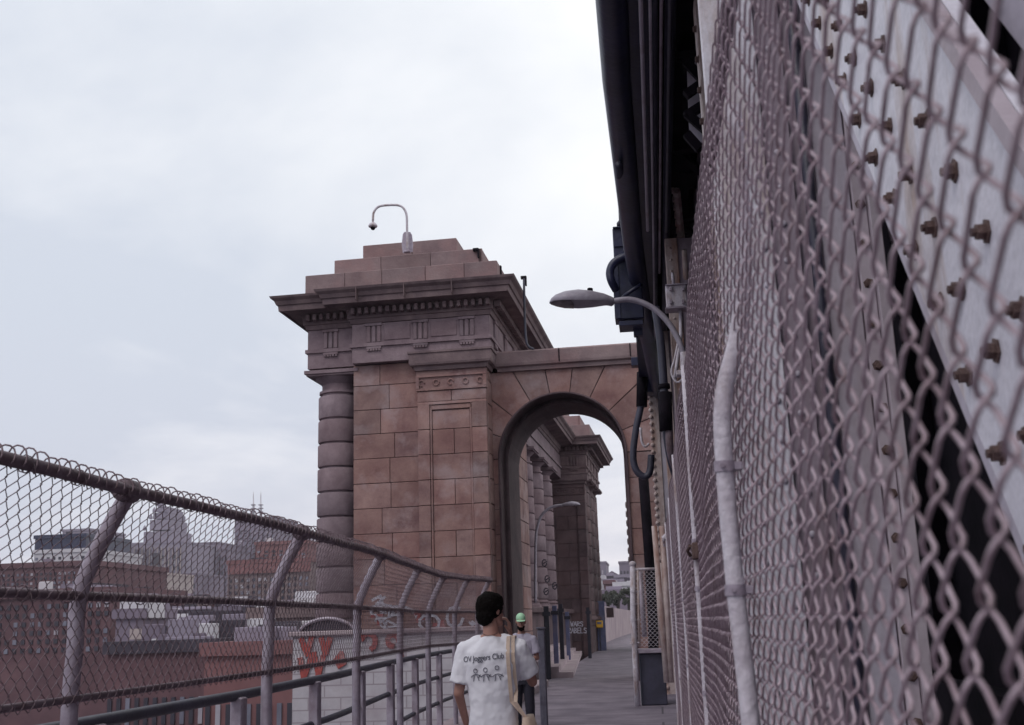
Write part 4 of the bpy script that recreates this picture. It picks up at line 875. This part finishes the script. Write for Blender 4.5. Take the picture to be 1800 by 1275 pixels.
# ------------------------------------------------------------------ city
def shared_box(name, w_, d_, h_, mat_):
    m = MB(); m.box(-w_/2, w_/2, -d_, 0, 0, h_); o = m.build(name, mat_); me = o.data; bpy.data.objects.remove(o); return me
def building(name, label, x0, x1, ytop, Y, mt, dep=25, rows=0, cols=0, ww_=1.2, wh=1.8, wtop=None, wbot=None, wm=None, roof=None, cat='building', rot=0, group=None, parapet=True, zg=-20):
    a = P(x0, ytop, Y); b = P(x1, ytop, Y); zt = (a.z+b.z)/2; root = thing(name, label, cat, ((a.x+b.x)/2, Y, zg), group)
    m = MB(); m.box(a.x, b.x, Y, Y+dep, zg, zt); w_ = m.build('wall', mt, root)
    if parapet: m = MB(); m.box(a.x-.3, b.x+.3, Y-.3, Y+dep+.3, zt+.002, zt+.9); m.build('parapet', roof or mt, root)
    if rows:
        zt2 = P((x0+x1)/2, wtop, Y).z if wtop else zt-2; zb2 = P((x0+x1)/2, wbot, Y).z if wbot else zt-2-rows*3.4
        W_ = b.x-a.x; ww_ = W_/cols*.46; wh = (zt2-zb2)/rows*.55; mes = [shared_box('window', ww_, .12, wh, wm or M_win), shared_box('window', ww_, .12, wh, M_winpale), shared_box('window', ww_, .12, wh, M_winlit)]
        pass
    if Y < 420 and cat != 'house' and cat != 'shed':
        for i in range(5 if Y > 150 else 14):
            hx = random.uniform(.6, 1.6); q = MB(); ux = random.uniform(a.x+2, b.x-2) if b.x-a.x > 5 else (a.x+b.x)/2; uy = Y+random.uniform(1.5, dep-2) if dep > 6 else Y+dep/2; q.box(ux-hx, ux+hx, uy-hx*.7, uy+hx*.7, zt, zt+random.uniform(.8, 2.4), .05); q.build('roof_unit', random.choice((M_bwhite, M_bgrey, M_bdark, M_bmauve)), root)
    if rows:
        for i in range(rows):
            for j in range(cols):
                if random.random() < .04: continue
                o = bpy.data.objects.new('window', random.choices(mes, (.66, .24, .10))[0]); C.objects.link(o); o.parent = root
                o.location = (a.x+W_*(j+.5)/cols-root.location.x, 0, zt2-(zt2-zb2)*(i+.6)/rows-wh/2-zg)
    return root
# civic tower building with stepped lantern
mu_ = building('civic_tower', 'pale grey civic building with a stepped central tower, far behind the left fence', 182, 322, 957, 520, M_bmauve, 60, 3, 14, 3.2, 5, 975, 1005)
def addblk(root, x0, x1, y0, y1, Y, dep, mt, nm='tower_stage'):
    a = P(x0, y1, Y); b = P(x1, y0, Y); m = MB(); m.box(a.x, b.x, Y, Y+dep, a.z, b.z); return m.build(nm, mt, root)
for x0, x1, y0, y1, Y in ((252, 305, 933, 956, 521), (263, 297, 913, 932.5, 523), (269, 294, 901, 912.5, 525), (274, 290, 893, 900.5, 527), (277, 287, 889, 892.5, 529)): addblk(mu_, x0, x1, y0, y1, Y, 22, M_bmauve)
m = MB(); c = P(279.5, 888.8, 538); m.lathe(c, [(2.0, 0), (2.0, 1.5), (1.2, 2), (.6, 4), (.1, 6)], 10); m.build('finial', M_bmauve, mu_)
for x, y in ((254, 933), (303, 933), (265, 913), (295, 913), (271, 901), (292, 901)): m = MB(); c = P(x, y-.2, 524); m.lathe(c, [(.9, 0), (.9, 1.2), (.1, 2.6)], 8); m.build('pinnacle', M_bmauve, mu_)
for i in range(9): addblk(mu_, 236+i*3.4+ (i > 4)*0, 237.6+i*3.4, 1010-45, 1010, 519.2, .6, M_bgrey, 'pilaster_strip')
for i in range(20): addblk(mu_, 186+i*6.8, 188.6+i*6.8, 962, 1010, 519.0, .7, M_bcream, 'rib')
for x_ in (232, 268): addblk(mu_, x_, x_+12, 972, 992, 518.6, .4, M_bdark, 'recessed_window')
addblk(mu_, 205, 228, 955, 957.5, 525, 30, M_bgrey, 'roof_block'); addblk(mu_, 336-30, 352-30, 953, 957, 525, 30, M_bgrey, 'roof_block')
b2_ = building('office_block', 'wide grey ribbed block right of the civic tower', 322, 383, 957, 560, M_bgrey, 50, 0)
for i in range(14): addblk(b2_, 325+i*4.1, 326.8+i*4.1, 962, 1050, 559.2, .7, M_bmauve, 'rib')
b3_ = building('office_block', 'lower grey wing at the right end of the ribbed block', 383, 400, 968, 560, M_bgrey, 50, 5, 3, 2.4, 3.5, 975, 1040)
building('office_block', 'dark ribbed tower block in front of the civic building', 318, 345, 1012, 430, M_bgrey, 30, 8, 4, 1.6, 2.4)
cf = building('office_block', 'low cream building with rows of small windows, under the civic tower', 198, 290, 1013, 380, M_bcream, 25, 3, 16, .9, 1.5, 1018, 1040)
building('apartment_block', 'low brick wing left of the cream building', 160, 186, 998, 330, M_bbrick, 25, 4, 4, 1.3, 1.8)
wt = thing('water_tank', 'small white domed water tank in front of the cream building', 'water tank', P(243, 1050, 300))
m = MB(); c = P(243, 1046, 300); m.lathe(c, [(.7, 0), (.8, .3), (.8, 1.6), (.9, 1.62), (.8, 2.3), (.5, 2.8), (.1, 3.0)], 14); m.build('tank', M_bwhite, wt, auto=40)
m = MB()
for dx_ in (-.5, .5): m.tube([c+Vector((dx_, 0, 0)), c+Vector((dx_*1.3, 0, -6))], .1, 6)
m.build('leg', M_bdark, wt)
building('tower_block', 'tall mauve slab behind the fence, under the twin masts', 413, 483, 912, 600, M_bgrey, 40, 12, 9, 1.8, 2.6, 930, 985)
building('tower_block', 'stepped right shoulder of the tall mauve slab, close to the banded column', 483, 520, 932, 640, M_bmauve, 40, 8, 6, 1.8, 2.6, 940, 985)
building('apartment_block', 'red brick upper block rising under the mauve slab', 449, 540, 957, 300, M_bred, 25, 3, 7, 1.6, 2.2, 965, 985)
rb = building('apartment_block', 'broad red brick block with a red roof band, next to the banded column', 401, 545, 990, 240, M_btan, 30, 8, 14, 1.1, 1.7, 1012, 1100, roof=M_bred)
addblk(rb, 400, 546, 988, 1010, 239.5, .4, M_bred, 'roof_band')
for k, (x, lab) in enumerate(((445.5, 'left one of the two thin pale masts on the skyline'), (458.5, 'right one of the two thin pale masts on the skyline'))):
    ms = thing('antenna_mast', lab, 'mast', P(x, 905, 700), 'twin masts on the skyline'); c = P(x, 905, 700); t_ = P(x, 864, 700)
    m = MB(); m.tube([c, c.lerp(t_, .45), c.lerp(t_, .46), c.lerp(t_, .8), t_], [.9, .7, .45, .35, .1], 8); m.build('mast', M_bwhite, ms, smooth=True)
    m = MB()
    for f in (.1, .25, .4): q = c.lerp(t_, f); m.box(q.x-1.3, q.x+1.3, q.y-1.3, q.y+1.3, q.z, q.z+.5)
    m.build('platform', M_bgrey, ms)
building('office_block', 'white block with a dark blue top floor at the far left', 60, 152, 972, 260, M_bwhite, 30, 2, 9, 1.6, 2.0, 976, 994)
addblk(C.objects[-1].parent or C.objects[-1], 60, 152, 944, 970.5, 258, 26, M_navy, 'top_floor') if False else None
tf_ = building('office_block', 'dark blue glass storey standing over the white block at the far left', 62, 151, 946, 262, M_navy, 24, 0)
building('office_block', 'pale grey gabled block at the far left behind the dark blue storey', 110, 158, 934, 420, M_bmauve, 30, 0)
building('apartment_block', 'long dull brick building at the far left below the white block', -20, 160, 998, 180, M_bbrick, 30, 5, 22, 1.1, 1.6, 1005, 1045)
building('apartment_block', 'near dark red brick tenement at the lower left with small windows', -60, 196, 1052, 110, M_bbrick, 18, 6, 18, .8, 1.1, 1058, 1150)
building('apartment_block', 'low red brick row behind the tenement', 196, 362, 1064, 170, M_bred, 16, 2, 16, .9, 1.1, 1068, 1084)
building('shed', 'grey box-like rooftop shed right of the tenement', 204, 240, 1088, 100, M_bgrey, 8, 1, 2, .8, 1.0)
building('warehouse', 'dark-roofed warehouse below the red brick row', 190, 380, 1148, 80, M_bbrick, 16, 4, 12, roof=M_bdark)
building('warehouse', 'low rust-red roofed building at the bottom beside the warehouse', 360, 520, 1152, 74, M_bred, 14, 3, 9)
w3 = building('warehouse', 'pale graffitied parapet building with capital letters', 236, 375, 1122, 95, M_bcream, 12, 1, 9, wtop=1142, wbot=1150)
m = MB(); word(m, 'MCJJLK', 300, 1128, 5, 11, 94.9, .07); m.build('lettering', M_whpaint, w3)
building('warehouse', 'long grey shed with skylights right of the graffitied parapet', 372, 520, 1108, 105, M_bgrey, 14, 1, 12, 1.0, .8, 1112, 1120)
building('shed', 'small pale shed beside the long grey shed', 405, 440, 1098, 120, M_bwhite, 10, 2, 4, .8, 1.0)
building('apartment_block', 'mauve terrace behind the grey shed, foot of the red brick block', 330, 470, 1078, 150, M_bgrey, 16, 3, 12, .9, 1.3, 1083, 1104)
building('warehouse', 'dim brick building hidden low behind the fence near the pylon', 440, 640, 1085, 90, M_btan, 14, 3, 12, 1.0, 1.4, 1090, 1140)
building('house', 'little white rooftop hut in the middle of the low roofs', 310, 340, 1112, 100, M_bwhite, 5, 1, 2, .6, .8)
for lab, x0, x1, yt, Y, mt, rw, cl, ct in (
    ('narrow mauve house rising over the tenement roof, leftmost of the low roofs', 112, 138, 1038, 150, M_bgrey, 3, 3, 'house'),
    ('small cream house peeping over the tenement roof beside the mauve one', 140, 158, 1044, 140, M_bcream, 2, 2, 'house'),
    ('dark stair tower on the tenement roof line', 160, 172, 1036, 160, M_bdark, 0, 0, 'house'),
    ('red gable-end house just right of the tenement', 200, 228, 1076, 130, M_bred, 2, 3, 'house'),
    ('pale house wedged between the tenement and the red row', 226, 246, 1070, 145, M_bwhite, 2, 2, 'house'),
    ('dark grey house in the middle of the red row', 262, 292, 1074, 140, M_bdark, 2, 3, 'house'),
    ('tan house with three windows below the ribbed block', 296, 322, 1070, 146, M_btan, 2, 3, 'house'),
    ('mauve workshop in front of the dull trees', 262, 300, 1106, 112, M_bmauve, 1, 4, 'workshop'),
    ('brick workshop with a pale neighbour, below the long grey shed', 385, 425, 1122, 92, M_bbrick, 1, 4, 'workshop'),
    ('white-walled workshop under the post of the left fence', 428, 470, 1128, 88, M_bwhite, 1, 5, 'workshop'),
    ('dark workshop right of the white-walled one', 472, 512, 1120, 94, M_bdark, 1, 4, 'workshop'),
    ('cream garage low at the foot of the broad red block', 440, 478, 1096, 116, M_bcream, 1, 4, 'garage'),
    ('mauve garage beside the cream garage', 480, 520, 1092, 118, M_bgrey, 1, 5, 'garage')):
    building(ct, lab, x0, x1, yt, Y, mt, 9, rw, cl, 1, 1, cat=ct)
# beyond the arch
building('apartment_block', 'mauve flat-topped block on the skyline right of the far pylon', 1030, 1065, 991, 520, M_bgrey, 30, 5, 8, 1.8, 2.6)
building('tower_block', 'taller grey-mauve slab on the skyline inside the arch, near the right jamb', 1088, 1135, 990, 480, M_bgrey, 25, 10, 8, 1.6, 2.2)
building('apartment_block', 'wide pale block below the skyline inside the arch', 1000, 1150, 1016, 330, M_bmauve, 25, 4, 24, 1.2, 1.8)
building('house', 'small brick house in front of the wide pale block inside the arch', 1062, 1079, 1027, 260, M_bbrick, 12, 2, 3, 1.0, 1.4)
building('house', 'white low house between the brick house and the right jamb', 1079, 1130, 1030, 250, M_bwhite, 12, 2, 7, 1.0, 1.4)
building('house', 'white low house beside the far pylon, left of the brick house', 1005, 1061, 1019, 270, M_bwhite, 12, 3, 8, 1.0, 1.6)
gh = building('house', 'grey gabled block between the two skyline blocks inside the arch', 1064, 1088, 1012, 420, M_bmauve, 20, 2, 5, 1.2, 1.8, parapet=False)
m = MB(); a = P(1063, 1012, 419.5); b = P(1089, 1012, 419.5); m.prism([(a.x, 419.5, a.z), (b.x, 419.5, a.z), ((a.x+b.x)/2, 419.5, a.z+1.6)], (0, 21, 0)); m.build('roof', M_bgrey, gh)
building('apartment_block', 'low grey street front behind the arch trees', 950, 1160, 1046, 210, M_bgrey, 12, 2, 26, .9, 1.2)
def tree(x0, x1, ytop, ybot, Y, lab, grp, seed):
    rr = random.Random(seed); a = P(x0, ybot, Y); b = P(x1, ytop, Y); cx_ = (a.x+b.x)/2; rw = (b.x-a.x)/2; ch = b.z-a.z; cz = (a.z+b.z)/2
    root = thing('tree', lab, 'tree', (cx_, Y, -20), grp)
    m = MB(); m.tube([(cx_, Y, -20), (cx_+.3, Y, (cz-20)/2), (cx_, Y, cz)], [.5, .38, .15], 8)
    for k in range(5): t = rr.uniform(0, 6.28); m.tube([(cx_, Y, a.z-1), (cx_+math.cos(t)*rw*.5, Y+math.sin(t)*rw*.5, cz+ch*.2)], [.18, .05], 6)
    m.build('trunk', M_bark, root, smooth=True)
    m = MB(); cl = [(rr.gauss(0, .42)*rw, rr.gauss(0, .42)*rw, rr.uniform(-.42, .5)*ch, rr.uniform(.22, .4)*min(rw, ch)) for _ in range(16)]
    for k in range(1500):
        c_ = rr.choice(cl); v = Vector((rr.gauss(0, 1), rr.gauss(0, 1), rr.gauss(0, 1))).normalized()*c_[3]*rr.uniform(.6, 1.05)
        q = Vector((cx_+c_[0], Y+c_[1], cz+c_[2]))+v; s_ = rr.uniform(.15, .34)*max(.6, ch/6)
        u1 = Vector((rr.gauss(0, 1), rr.gauss(0, 1), rr.gauss(0, 1))).normalized()*s_; u2 = u1.orthogonal().normalized()*s_*.6
        m.raw([q-u1, q-u2, q+u1, q+u2], [(0, 1, 2, 3)])
    m.build('crown', M_leaf, root)
for i, (x0, x1, yt, yb_, Y, lab) in enumerate(((1056, 1082, 1040, 1062, 190, 'dark leafy tree inside the arch beside the lamp post'), (1074, 1098, 1036, 1064, 180, 'tallest dark tree inside the arch, right of the lamp post'), (1090, 1118, 1038, 1066, 175, 'dark tree touching the right jamb of the arch'))): tree(x0, x1, yt, yb_, Y, lab, 'trees beyond the arch', i)
for i, (x0, x1, yt, yb_, Y, lab) in enumerate(((322, 352, 1092, 1112, 125, 'dull tree between the roofs, nearest the graffitied parapet'), (350, 385, 1088, 1110, 135, 'dull tree between the roofs, right of its neighbour'), (255, 285, 1098, 1118, 128, 'small tree behind the rooftop shed'))): tree(x0, x1, yt, yb_, Y, lab, 'trees among the low roofs', 20+i)
# ------------------------------------------------------------------ people
M_skin = mat('skin', (.36, .19, .15), (.30, .15, .12), .55, scale=8, bump=.05)
M_hair = mat('dark_hair', (.006, .004, .004), (.003, .002, .002), .8, spec=.08, scale=40, bump=.6, bscale=90)
M_tee = mat('white_cotton', (.72, .71, .77), (.64, .63, .69), .9, scale=3, bump=.35, bscale=9)
M_tee2 = mat('lilac_grey_cotton', (.40, .37, .46), (.34, .31, .39), .9, scale=3, bump=.35, bscale=9)
M_tote = mat('cream_canvas', (.52, .41, .34), (.45, .34, .28), .9, scale=6, bump=.3)
M_pants = mat('dark_trousers', (.03, .028, .045), (.02, .018, .03), .9, scale=5, bump=.3)
M_cap = mat('mint_green_cap', (.40, .66, .45), (.33, .57, .38), .8, scale=6, bump=.2)
M_shoe = mat('grey_shoes', (.2, .19, .2), (.12, .11, .12), .7, scale=6, bump=.2)
M_print = mat('dark_print_ink', (.06, .055, .09), (.04, .04, .07), .8, scale=6, bump=0)
def remesh(o, vox, smooth=4, disp=0, ds=.1):
    md = o.modifiers.new('r', 'REMESH'); md.mode = 'VOXEL'; md.voxel_size = vox; md.use_smooth_shade = True
    if smooth: ms = o.modifiers.new('s', 'SMOOTH'); ms.factor = .5; ms.iterations = smooth
    if disp:
        tx = bpy.data.textures.new('wrinkle', 'CLOUDS'); tx.noise_scale = ds; tx.noise_depth = 2
        dm = o.modifiers.new('d', 'DISPLACE'); dm.texture = tx; dm.strength = disp; dm.texture_coords = 'LOCAL'; dm.mid_level = .5
    # bake
    dg_ = bpy.context.evaluated_depsgraph_get(); me = bpy.data.meshes.new_from_object(o.evaluated_get(dg_)); 
    for md in list(o.modifiers): o.modifiers.remove(md)
    mt_ = o.data.materials[0]; o.data = me
    if not me.materials: me.materials.append(mt_)
    for p in me.polygons: p.use_smooth = True
    return o
def hand(m, wrist, fwd, palm_n, curl=.6, s=1.0, side=1):
    """palm, four fingers, thumb; fwd = direction of the hand, palm_n = palm facing direction"""
    f = Vector(fwd).normalized(); pn = Vector(palm_n); pn = (pn-f*pn.dot(f)).normalized(); sd2 = f.cross(pn)*side; w_ = Vector(wrist)
    for k in (-1, 0, 1): m.cone(w_+sd2*.014*k, .016*s, w_+f*.085*s+sd2*.024*k*s, .0135*s, 10)
    for k, (ln, rr_) in enumerate(((.068, .0085), (.078, .009), (.073, .0088), (.058, .0075))):
        base = w_+f*.09*s+sd2*(.030-.020*k)*s; d1 = (f*math.cos(curl*.5)+pn*math.sin(curl*.5)); d2 = (f*math.cos(curl*1.3)+pn*math.sin(curl*1.3)); d3 = (f*math.cos(curl*2)+pn*math.sin(curl*2))
        p1 = base+d1*ln*.45*s; p2 = p1+d2*ln*.32*s; p3 = p2+d3*ln*.25*s
        m.cone(base, rr_*1.1, p1, rr_); m.cone(p1, rr_, p2, rr_*.93); m.cone(p2, rr_*.93, p3, rr_*.85)
    tb = w_+f*.03*s+sd2*.03*s; p1 = tb+(f*.6+sd2*.7+pn*.3).normalized()*.038*s; p2 = p1+(f*.85+sd2*.2+pn*.5).normalized()*.032*s
    m.cone(tb, .013, p1, .011); m.cone(p1, .011, p2, .009)
def person(root, Hh, head_yaw, head_pitch, armsL, armsR, tee, hairless=False, handL=None, handR=None):
    """arms: shoulder->elbow->wrist lists in local metres for a 1.8 m figure facing +Y; returns parts"""
    hc = Vector((0, .02, 1.69)); RM = Matrix.Rotation(head_yaw, 3, 'Z') @ Matrix.Rotation(head_pitch, 3, 'X')
    h = lambda x, y, z: hc+RM @ Vector((x, y, z))
    m = MB()
    m.ball(h(0, -.012, .022), .076, .096, .092, 20, 14, RM); m.ball(h(0, .03, -.03), .062, .066, .085, 18, 12, RM); m.cone(h(-.03, .06, -.085), .026, h(.03, .06, -.085), .026)
    m.cone(h(0, .088, .012), .010, h(0, .112, -.028), .014); m.cone(h(-.02, .092, -.062), .009, h(.02, .092, -.062), .009); m.cone(h(-.035, .078, .03), .012, h(.035, .078, .03), .012)
    for s_ in (-1, 1):
        m.ball(h(s_*.079, -.005, -.005), .009, .019, .032, 10, 8, RM); m.ball(h(s_*.03, .082, .006), .013, .009, .008, 10, 8, RM)
    m.cone((0, -.015, 1.46), .062, h(0, -.01, -.05), .054, 16); m.cone((-.1, 0, 1.46), .05, (0, -.01, 1.50), .055); m.cone((.1, 0, 1.46), .05, (0, -.01, 1.50), .055)
    m.loft([((0, 0, .88), .15, .10), ((0, 0, 1.0), .15, .10), ((0, 0, 1.12), .14, .095), ((0, 0, 1.28), .16, .11), ((0, 0, 1.40), .165, .10), ((0, 0, 1.47), .09, .07)])
    for arm in (armsL, armsR):
        s0_, e0, w0 = map(Vector, arm); m.cone(s0_, .05, e0, .038); m.cone(e0, .037, w0, .025)
    if handL: hand(m, armsL[2], *handL)
    if handR: hand(m, armsR[2], *handR)
    for s_ in (-1, 1):
        m.cone((s_*.09, 0, .9), .085, (s_*.105, .01, .5), .055); m.cone((s_*.105, .01, .5), .052, (s_*.11, -.01, .1), .036); m.cone((s_*.11, -.03, .05), .036, (s_*.125, .14, .035), .03)
    b = m.build('body', M_skin, root); remesh(b, .0065, 3)
    m = MB()
    m.loft([((0, 0, .86), .185, .135, 2.4), ((0, 0, .95), .18, .13, 2.4), ((0, 0, 1.08), .175, .125, 2.4), ((0, 0, 1.22), .19, .13, 2.5), ((0, -.005, 1.33), .205, .135, 2.6), ((0, -.01, 1.41), .20, .125, 2.5), ((0, -.012, 1.455), .155, .105, 2.2), ((0, -.015, 1.49), .10, .088), ((0, -.012, 1.515), .073, .075)])
    for arm in (armsL, armsR):
        s0_, e0 = Vector(arm[0]), Vector(arm[1]); dd = (e0-s0_); L_ = dd.length; dn = dd.normalized()
        inw = Vector((s0_.x*.45, s0_.y, s0_.z+.022)); m.cone(inw, .078, s0_-Vector((s0_.x*.05, 0, .012)), .074, 16)
        m.lathe(s0_, [(.045, -.05), (.072, -.02), (.075, .03), (.080, L_*.5), (.086, L_*.78)], 20, dn)
    t_ = m.build('shirt', tee, root); remesh(t_, .009, 6, .022, .09)
    m = MB(); 
    m.loft([((0, 0, .80), .17, .125), ((0, 0, .93), .168, .12), ((0, 0, 1.0), .155, .115)])
    for s_ in (-1, 1):
        m.loft([((s_*.115, -.01, .07), .072, .085), ((s_*.11, .0, .3), .07, .08), ((s_*.105, .01, .5), .08, .088), ((s_*.095, .0, .72), .092, .105), ((s_*.085, 0, .86), .095, .12)])
    p_ = m.build('trousers', M_pants, root); remesh(p_, .012, 4, .015, .12)
    m = MB()
    for s_ in (-1, 1): m.loft([((s_*.118, .04, 0), .05, .145, 2.3), ((s_*.118, .04, .03), .052, .148, 2.3), ((s_*.118, .03, .07), .045, .12), ((s_*.115, -.01, .11), .042, .06)])
    m.build('shoes', M_shoe, root, smooth=True)
    return h, RM, t_
# first person: seen from behind
p0 = P(865, 1169, 7.9)
r1 = thing('person', 'dark-haired man seen from behind in a white printed T-shirt, hand raised to his face', 'person', (p0.x, 7.9, 0))
IM = []
def with_root(root, fn):
    """build in local coordinates of root"""
    loc, rz = root.location.copy(), root.rotation_euler.z; sx = root.scale.copy()
    root.location = (0, 0, 0); root.rotation_euler.z = 0; root.scale = (1, 1, 1); r_ = fn(); root.location = loc; root.rotation_euler.z = rz; root.scale = sx; return r_
def build1():
    h, RM, shirt = person(r1, 1.81, R(-38), R(-4), [(-.19, 0, 1.43), (-.25, -.02, 1.14), (-.22, .13, .92)], [(.19, .01, 1.43), (.28, .13, 1.20), (.12, .195, 1.50)], M_tee,
                          handL=((0, .3, -1), (1, 0, 0), .5, 1, 1), handR=((-.10, -.05, 1), (-1, -.1, -.1), .95, 1.12, 1))
    m = MB(); m.ball(h(0, -.02, .028), .092, .112, .102, 22, 16, RM); m.ball(h(0, -.062, -.035), .078, .06, .075, 18, 12, RM)
    m.ball(h(0, .03, .06), .074, .07, .065, 16, 12, RM); m.cone(h(.074, .02, .02), .014, h(.077, .018, -.02), .008); m.cone(h(-.074, .02, .02), .014, h(-.077, .018, -.02), .008)
    hr = m.build('hair', M_hair, r1); remesh(hr, .006, 2, .014, .022)
    m = MB(); m.tube(bez([(-.055, -.07, 1.535), (-.03, -.085, 1.525), (0, -.09, 1.522), (.03, -.085, 1.525), (.058, -.07, 1.537)], 4), .0025, 6); m.build('necklace', M_rust, r1, smooth=True)
    # tote strap and bag : a thing of its own below
    bv = BVHTree.FromObject(shirt, bpy.context.evaluated_depsgraph_get())
    def on_back(x, z, off=.004):
        hit = bv.ray_cast(Vector((x, -1, z)), Vector((0, 1, 0))); return hit[0]+Vector((0, -off, 0)) if hit[0] else Vector((x, -.13, z))
    cu = bpy.data.curves.new('t', 'FONT'); cu.body = 'OV Joggers Club'; cu.size = .054; cu.align_x = 'CENTER'; cu.space_character = .95; cu.extrude = 0.0008
    ot = bpy.data.objects.new('t', cu); C.objects.link(ot); me = bpy.data.meshes.new_from_object(ot.evaluated_get(bpy.context.evaluated_depsgraph_get())); C.objects.unlink(ot); bpy.data.objects.remove(ot)
    for v in me.vertices:
        x, z = v.co.x*.88-.045, 1.358+v.co.y+v.co.x*.06; q = on_back(x, z, .004+(.0015 if v.co.z > 0 else 0)); v.co = (x, q.y, z)
    me.materials.clear(); me.materials.append(M_print); o = bpy.data.objects.new('shirt_print', me); C.objects.link(o); o.parent = shirt
    m = MB()
    for cx_, cz_ in ((-.105, 1.29), (-.03, 1.295), (.055, 1.307)):
        m.tube([on_back(cx_+.014*math.cos(t), cz_+.014*math.sin(t), .005) for t in np.linspace(0, 2*math.pi, 13)], .0022, 5)
        m.tube([on_back(cx_-.035+.01*k, 1.267-.0012*(k-4)**2+.0, .005) for k in range(9)], .0022, 5)
        m.tube([on_back(cx_+.02+.006*k, 1.245+.007*k, .005) for k in range(4)], .0022, 5)
        m.tube([on_back(cx_-.01-.004*k, 1.26-.02*k, .005) for k in range(3)], .0022, 5); m.tube([on_back(cx_+.01+.008*k, 1.26-.018*k, .005) for k in range(3)], .0022, 5)
    m.build('shirt_print', M_print, shirt)
    return on_back
r1.scale = (.94, .95, 1.0)
ob0 = with_root(r1, build1)
ob = lambda x, z, off=.004: (lambda q: Vector((q.x*.94, q.y*.95, q.z)))(ob0(x/.94, z, off))
tb_ = thing('tote_bag', 'cream canvas tote bag hung over the shoulder of the man in white', 'bag', (p0.x+.27, 7.9, .62))
m = MB(); base = Vector((p0.x, 7.9, 0))
for dxs in (0, .032):
    pts = [ob(.125+dxs+.012*(1.45-z)*3, z, .008) for z in (1.47, 1.44, 1.40, 1.34, 1.28, 1.22, 1.15, 1.08)]
    pts = [Vector((.13+dxs, .06, 1.44)), Vector((.128+dxs, .02, 1.515)), Vector((.126+dxs, -.04, 1.51))]+pts+[Vector((.23, -.10, .98))]
    for i in range(len(pts)-1):
        a, b = pts[i]+base, pts[i+1]+base; nn = Vector((.013, 0, 0)); m.prism([a-nn, a+nn, b+nn, b-nn], (0, -.0035, .001))
m.build('strap', M_tote, tb_)
m = MB(); m.loft([(base+Vector((.25, .0, .55)), .07, .15, 3), (base+Vector((.26, .0, .65)), .075, .17, 3), (base+Vector((.25, 0, .85)), .06, .17, 3), (base+Vector((.24, 0, .98)), .03, .165, 3)]); m.build('bag', M_tote, tb_, smooth=True)
# second person: facing the camera, green cap
p2 = P(916, 1100, 16)
r2_ = thing('person', 'bearded man in a mint-green cap and lilac-grey T-shirt standing before the arch', 'person', (p2.x, 16, 0), rz=R(180))
r2_.scale = (.84, .92, .955)
def build2():
    h, RM, shirt = person(r2_, 1.72, R(8), R(-7), [(-.185, 0, 1.43), (-.255, .02, 1.17), (-.07, .20, 1.13)], [(.185, 0, 1.43), (.25, .02, 1.16), (.08, .19, 1.19)], M_tee2,
                          handL=((1, .25, 0), (0, -1, .2), .5, 1, 1), handR=((-1, .2, -.1), (0, -1, 0), .5, 1, -1))
    m = MB(); m.ball(h(0, -.012, .052), .081, .102, .074, 22, 14, RM); m.loft([(h(0, 0, 0), .01, .01), (h(0, 0, .01), .01, .01)])
    cp = m.build('cap', M_cap, r2_); remesh(cp, .006, 2)
    m = MB(); vs = []
    for t in np.linspace(-65, 65, 13): vs.append(h(.078*math.sin(R(t)), .055+.035*math.cos(R(t)), .028)); 
    for t in np.linspace(65, -65, 13): vs.append(h(.075*math.sin(R(t)), .075+.085*math.cos(R(t)), .018))
    m.prism(vs, (0, 0, .006)); m.build('cap_brim', M_cap, cp)
    m = MB(); m.ball(h(0, .062, -.085), .056, .036, .045, 16, 12, RM); m.ball(h(0, .035, -.07), .066, .05, .04, 16, 12, RM); bd = m.build('beard', M_hair, r2_); remesh(bd, .005, 2, .012, .02)
    m = MB(); m.ball(h(0, -.04, -.01), .082, .072, .06, 16, 12, RM); hr = m.build('hair', M_hair, r2_); remesh(hr, .006, 1, .01, .02)
with_root(r2_, build2)
# ------------------------------------------------------------------ haze
hz_ = MB(); hz_.box(-700, 500, -40, 900, -22, 110)
hm = bpy.data.materials.new('haze'); hm.use_nodes = True; t = hm.node_tree; t.nodes.clear(); o_ = t.nodes.new('ShaderNodeOutputMaterial'); v_ = t.nodes.new('ShaderNodeVolumePrincipled')
v_.inputs['Color'].default_value = (.93, .93, 1, 1); v_.inputs['Density'].default_value = .00022; v_.inputs['Anisotropy'].default_value = .2; t.links.new(v_.outputs[0], o_.inputs['Volume'])
USE_HAZE = True
if USE_HAZE: o = hz_.build('haze', hm); o['kind'] = 'stuff'
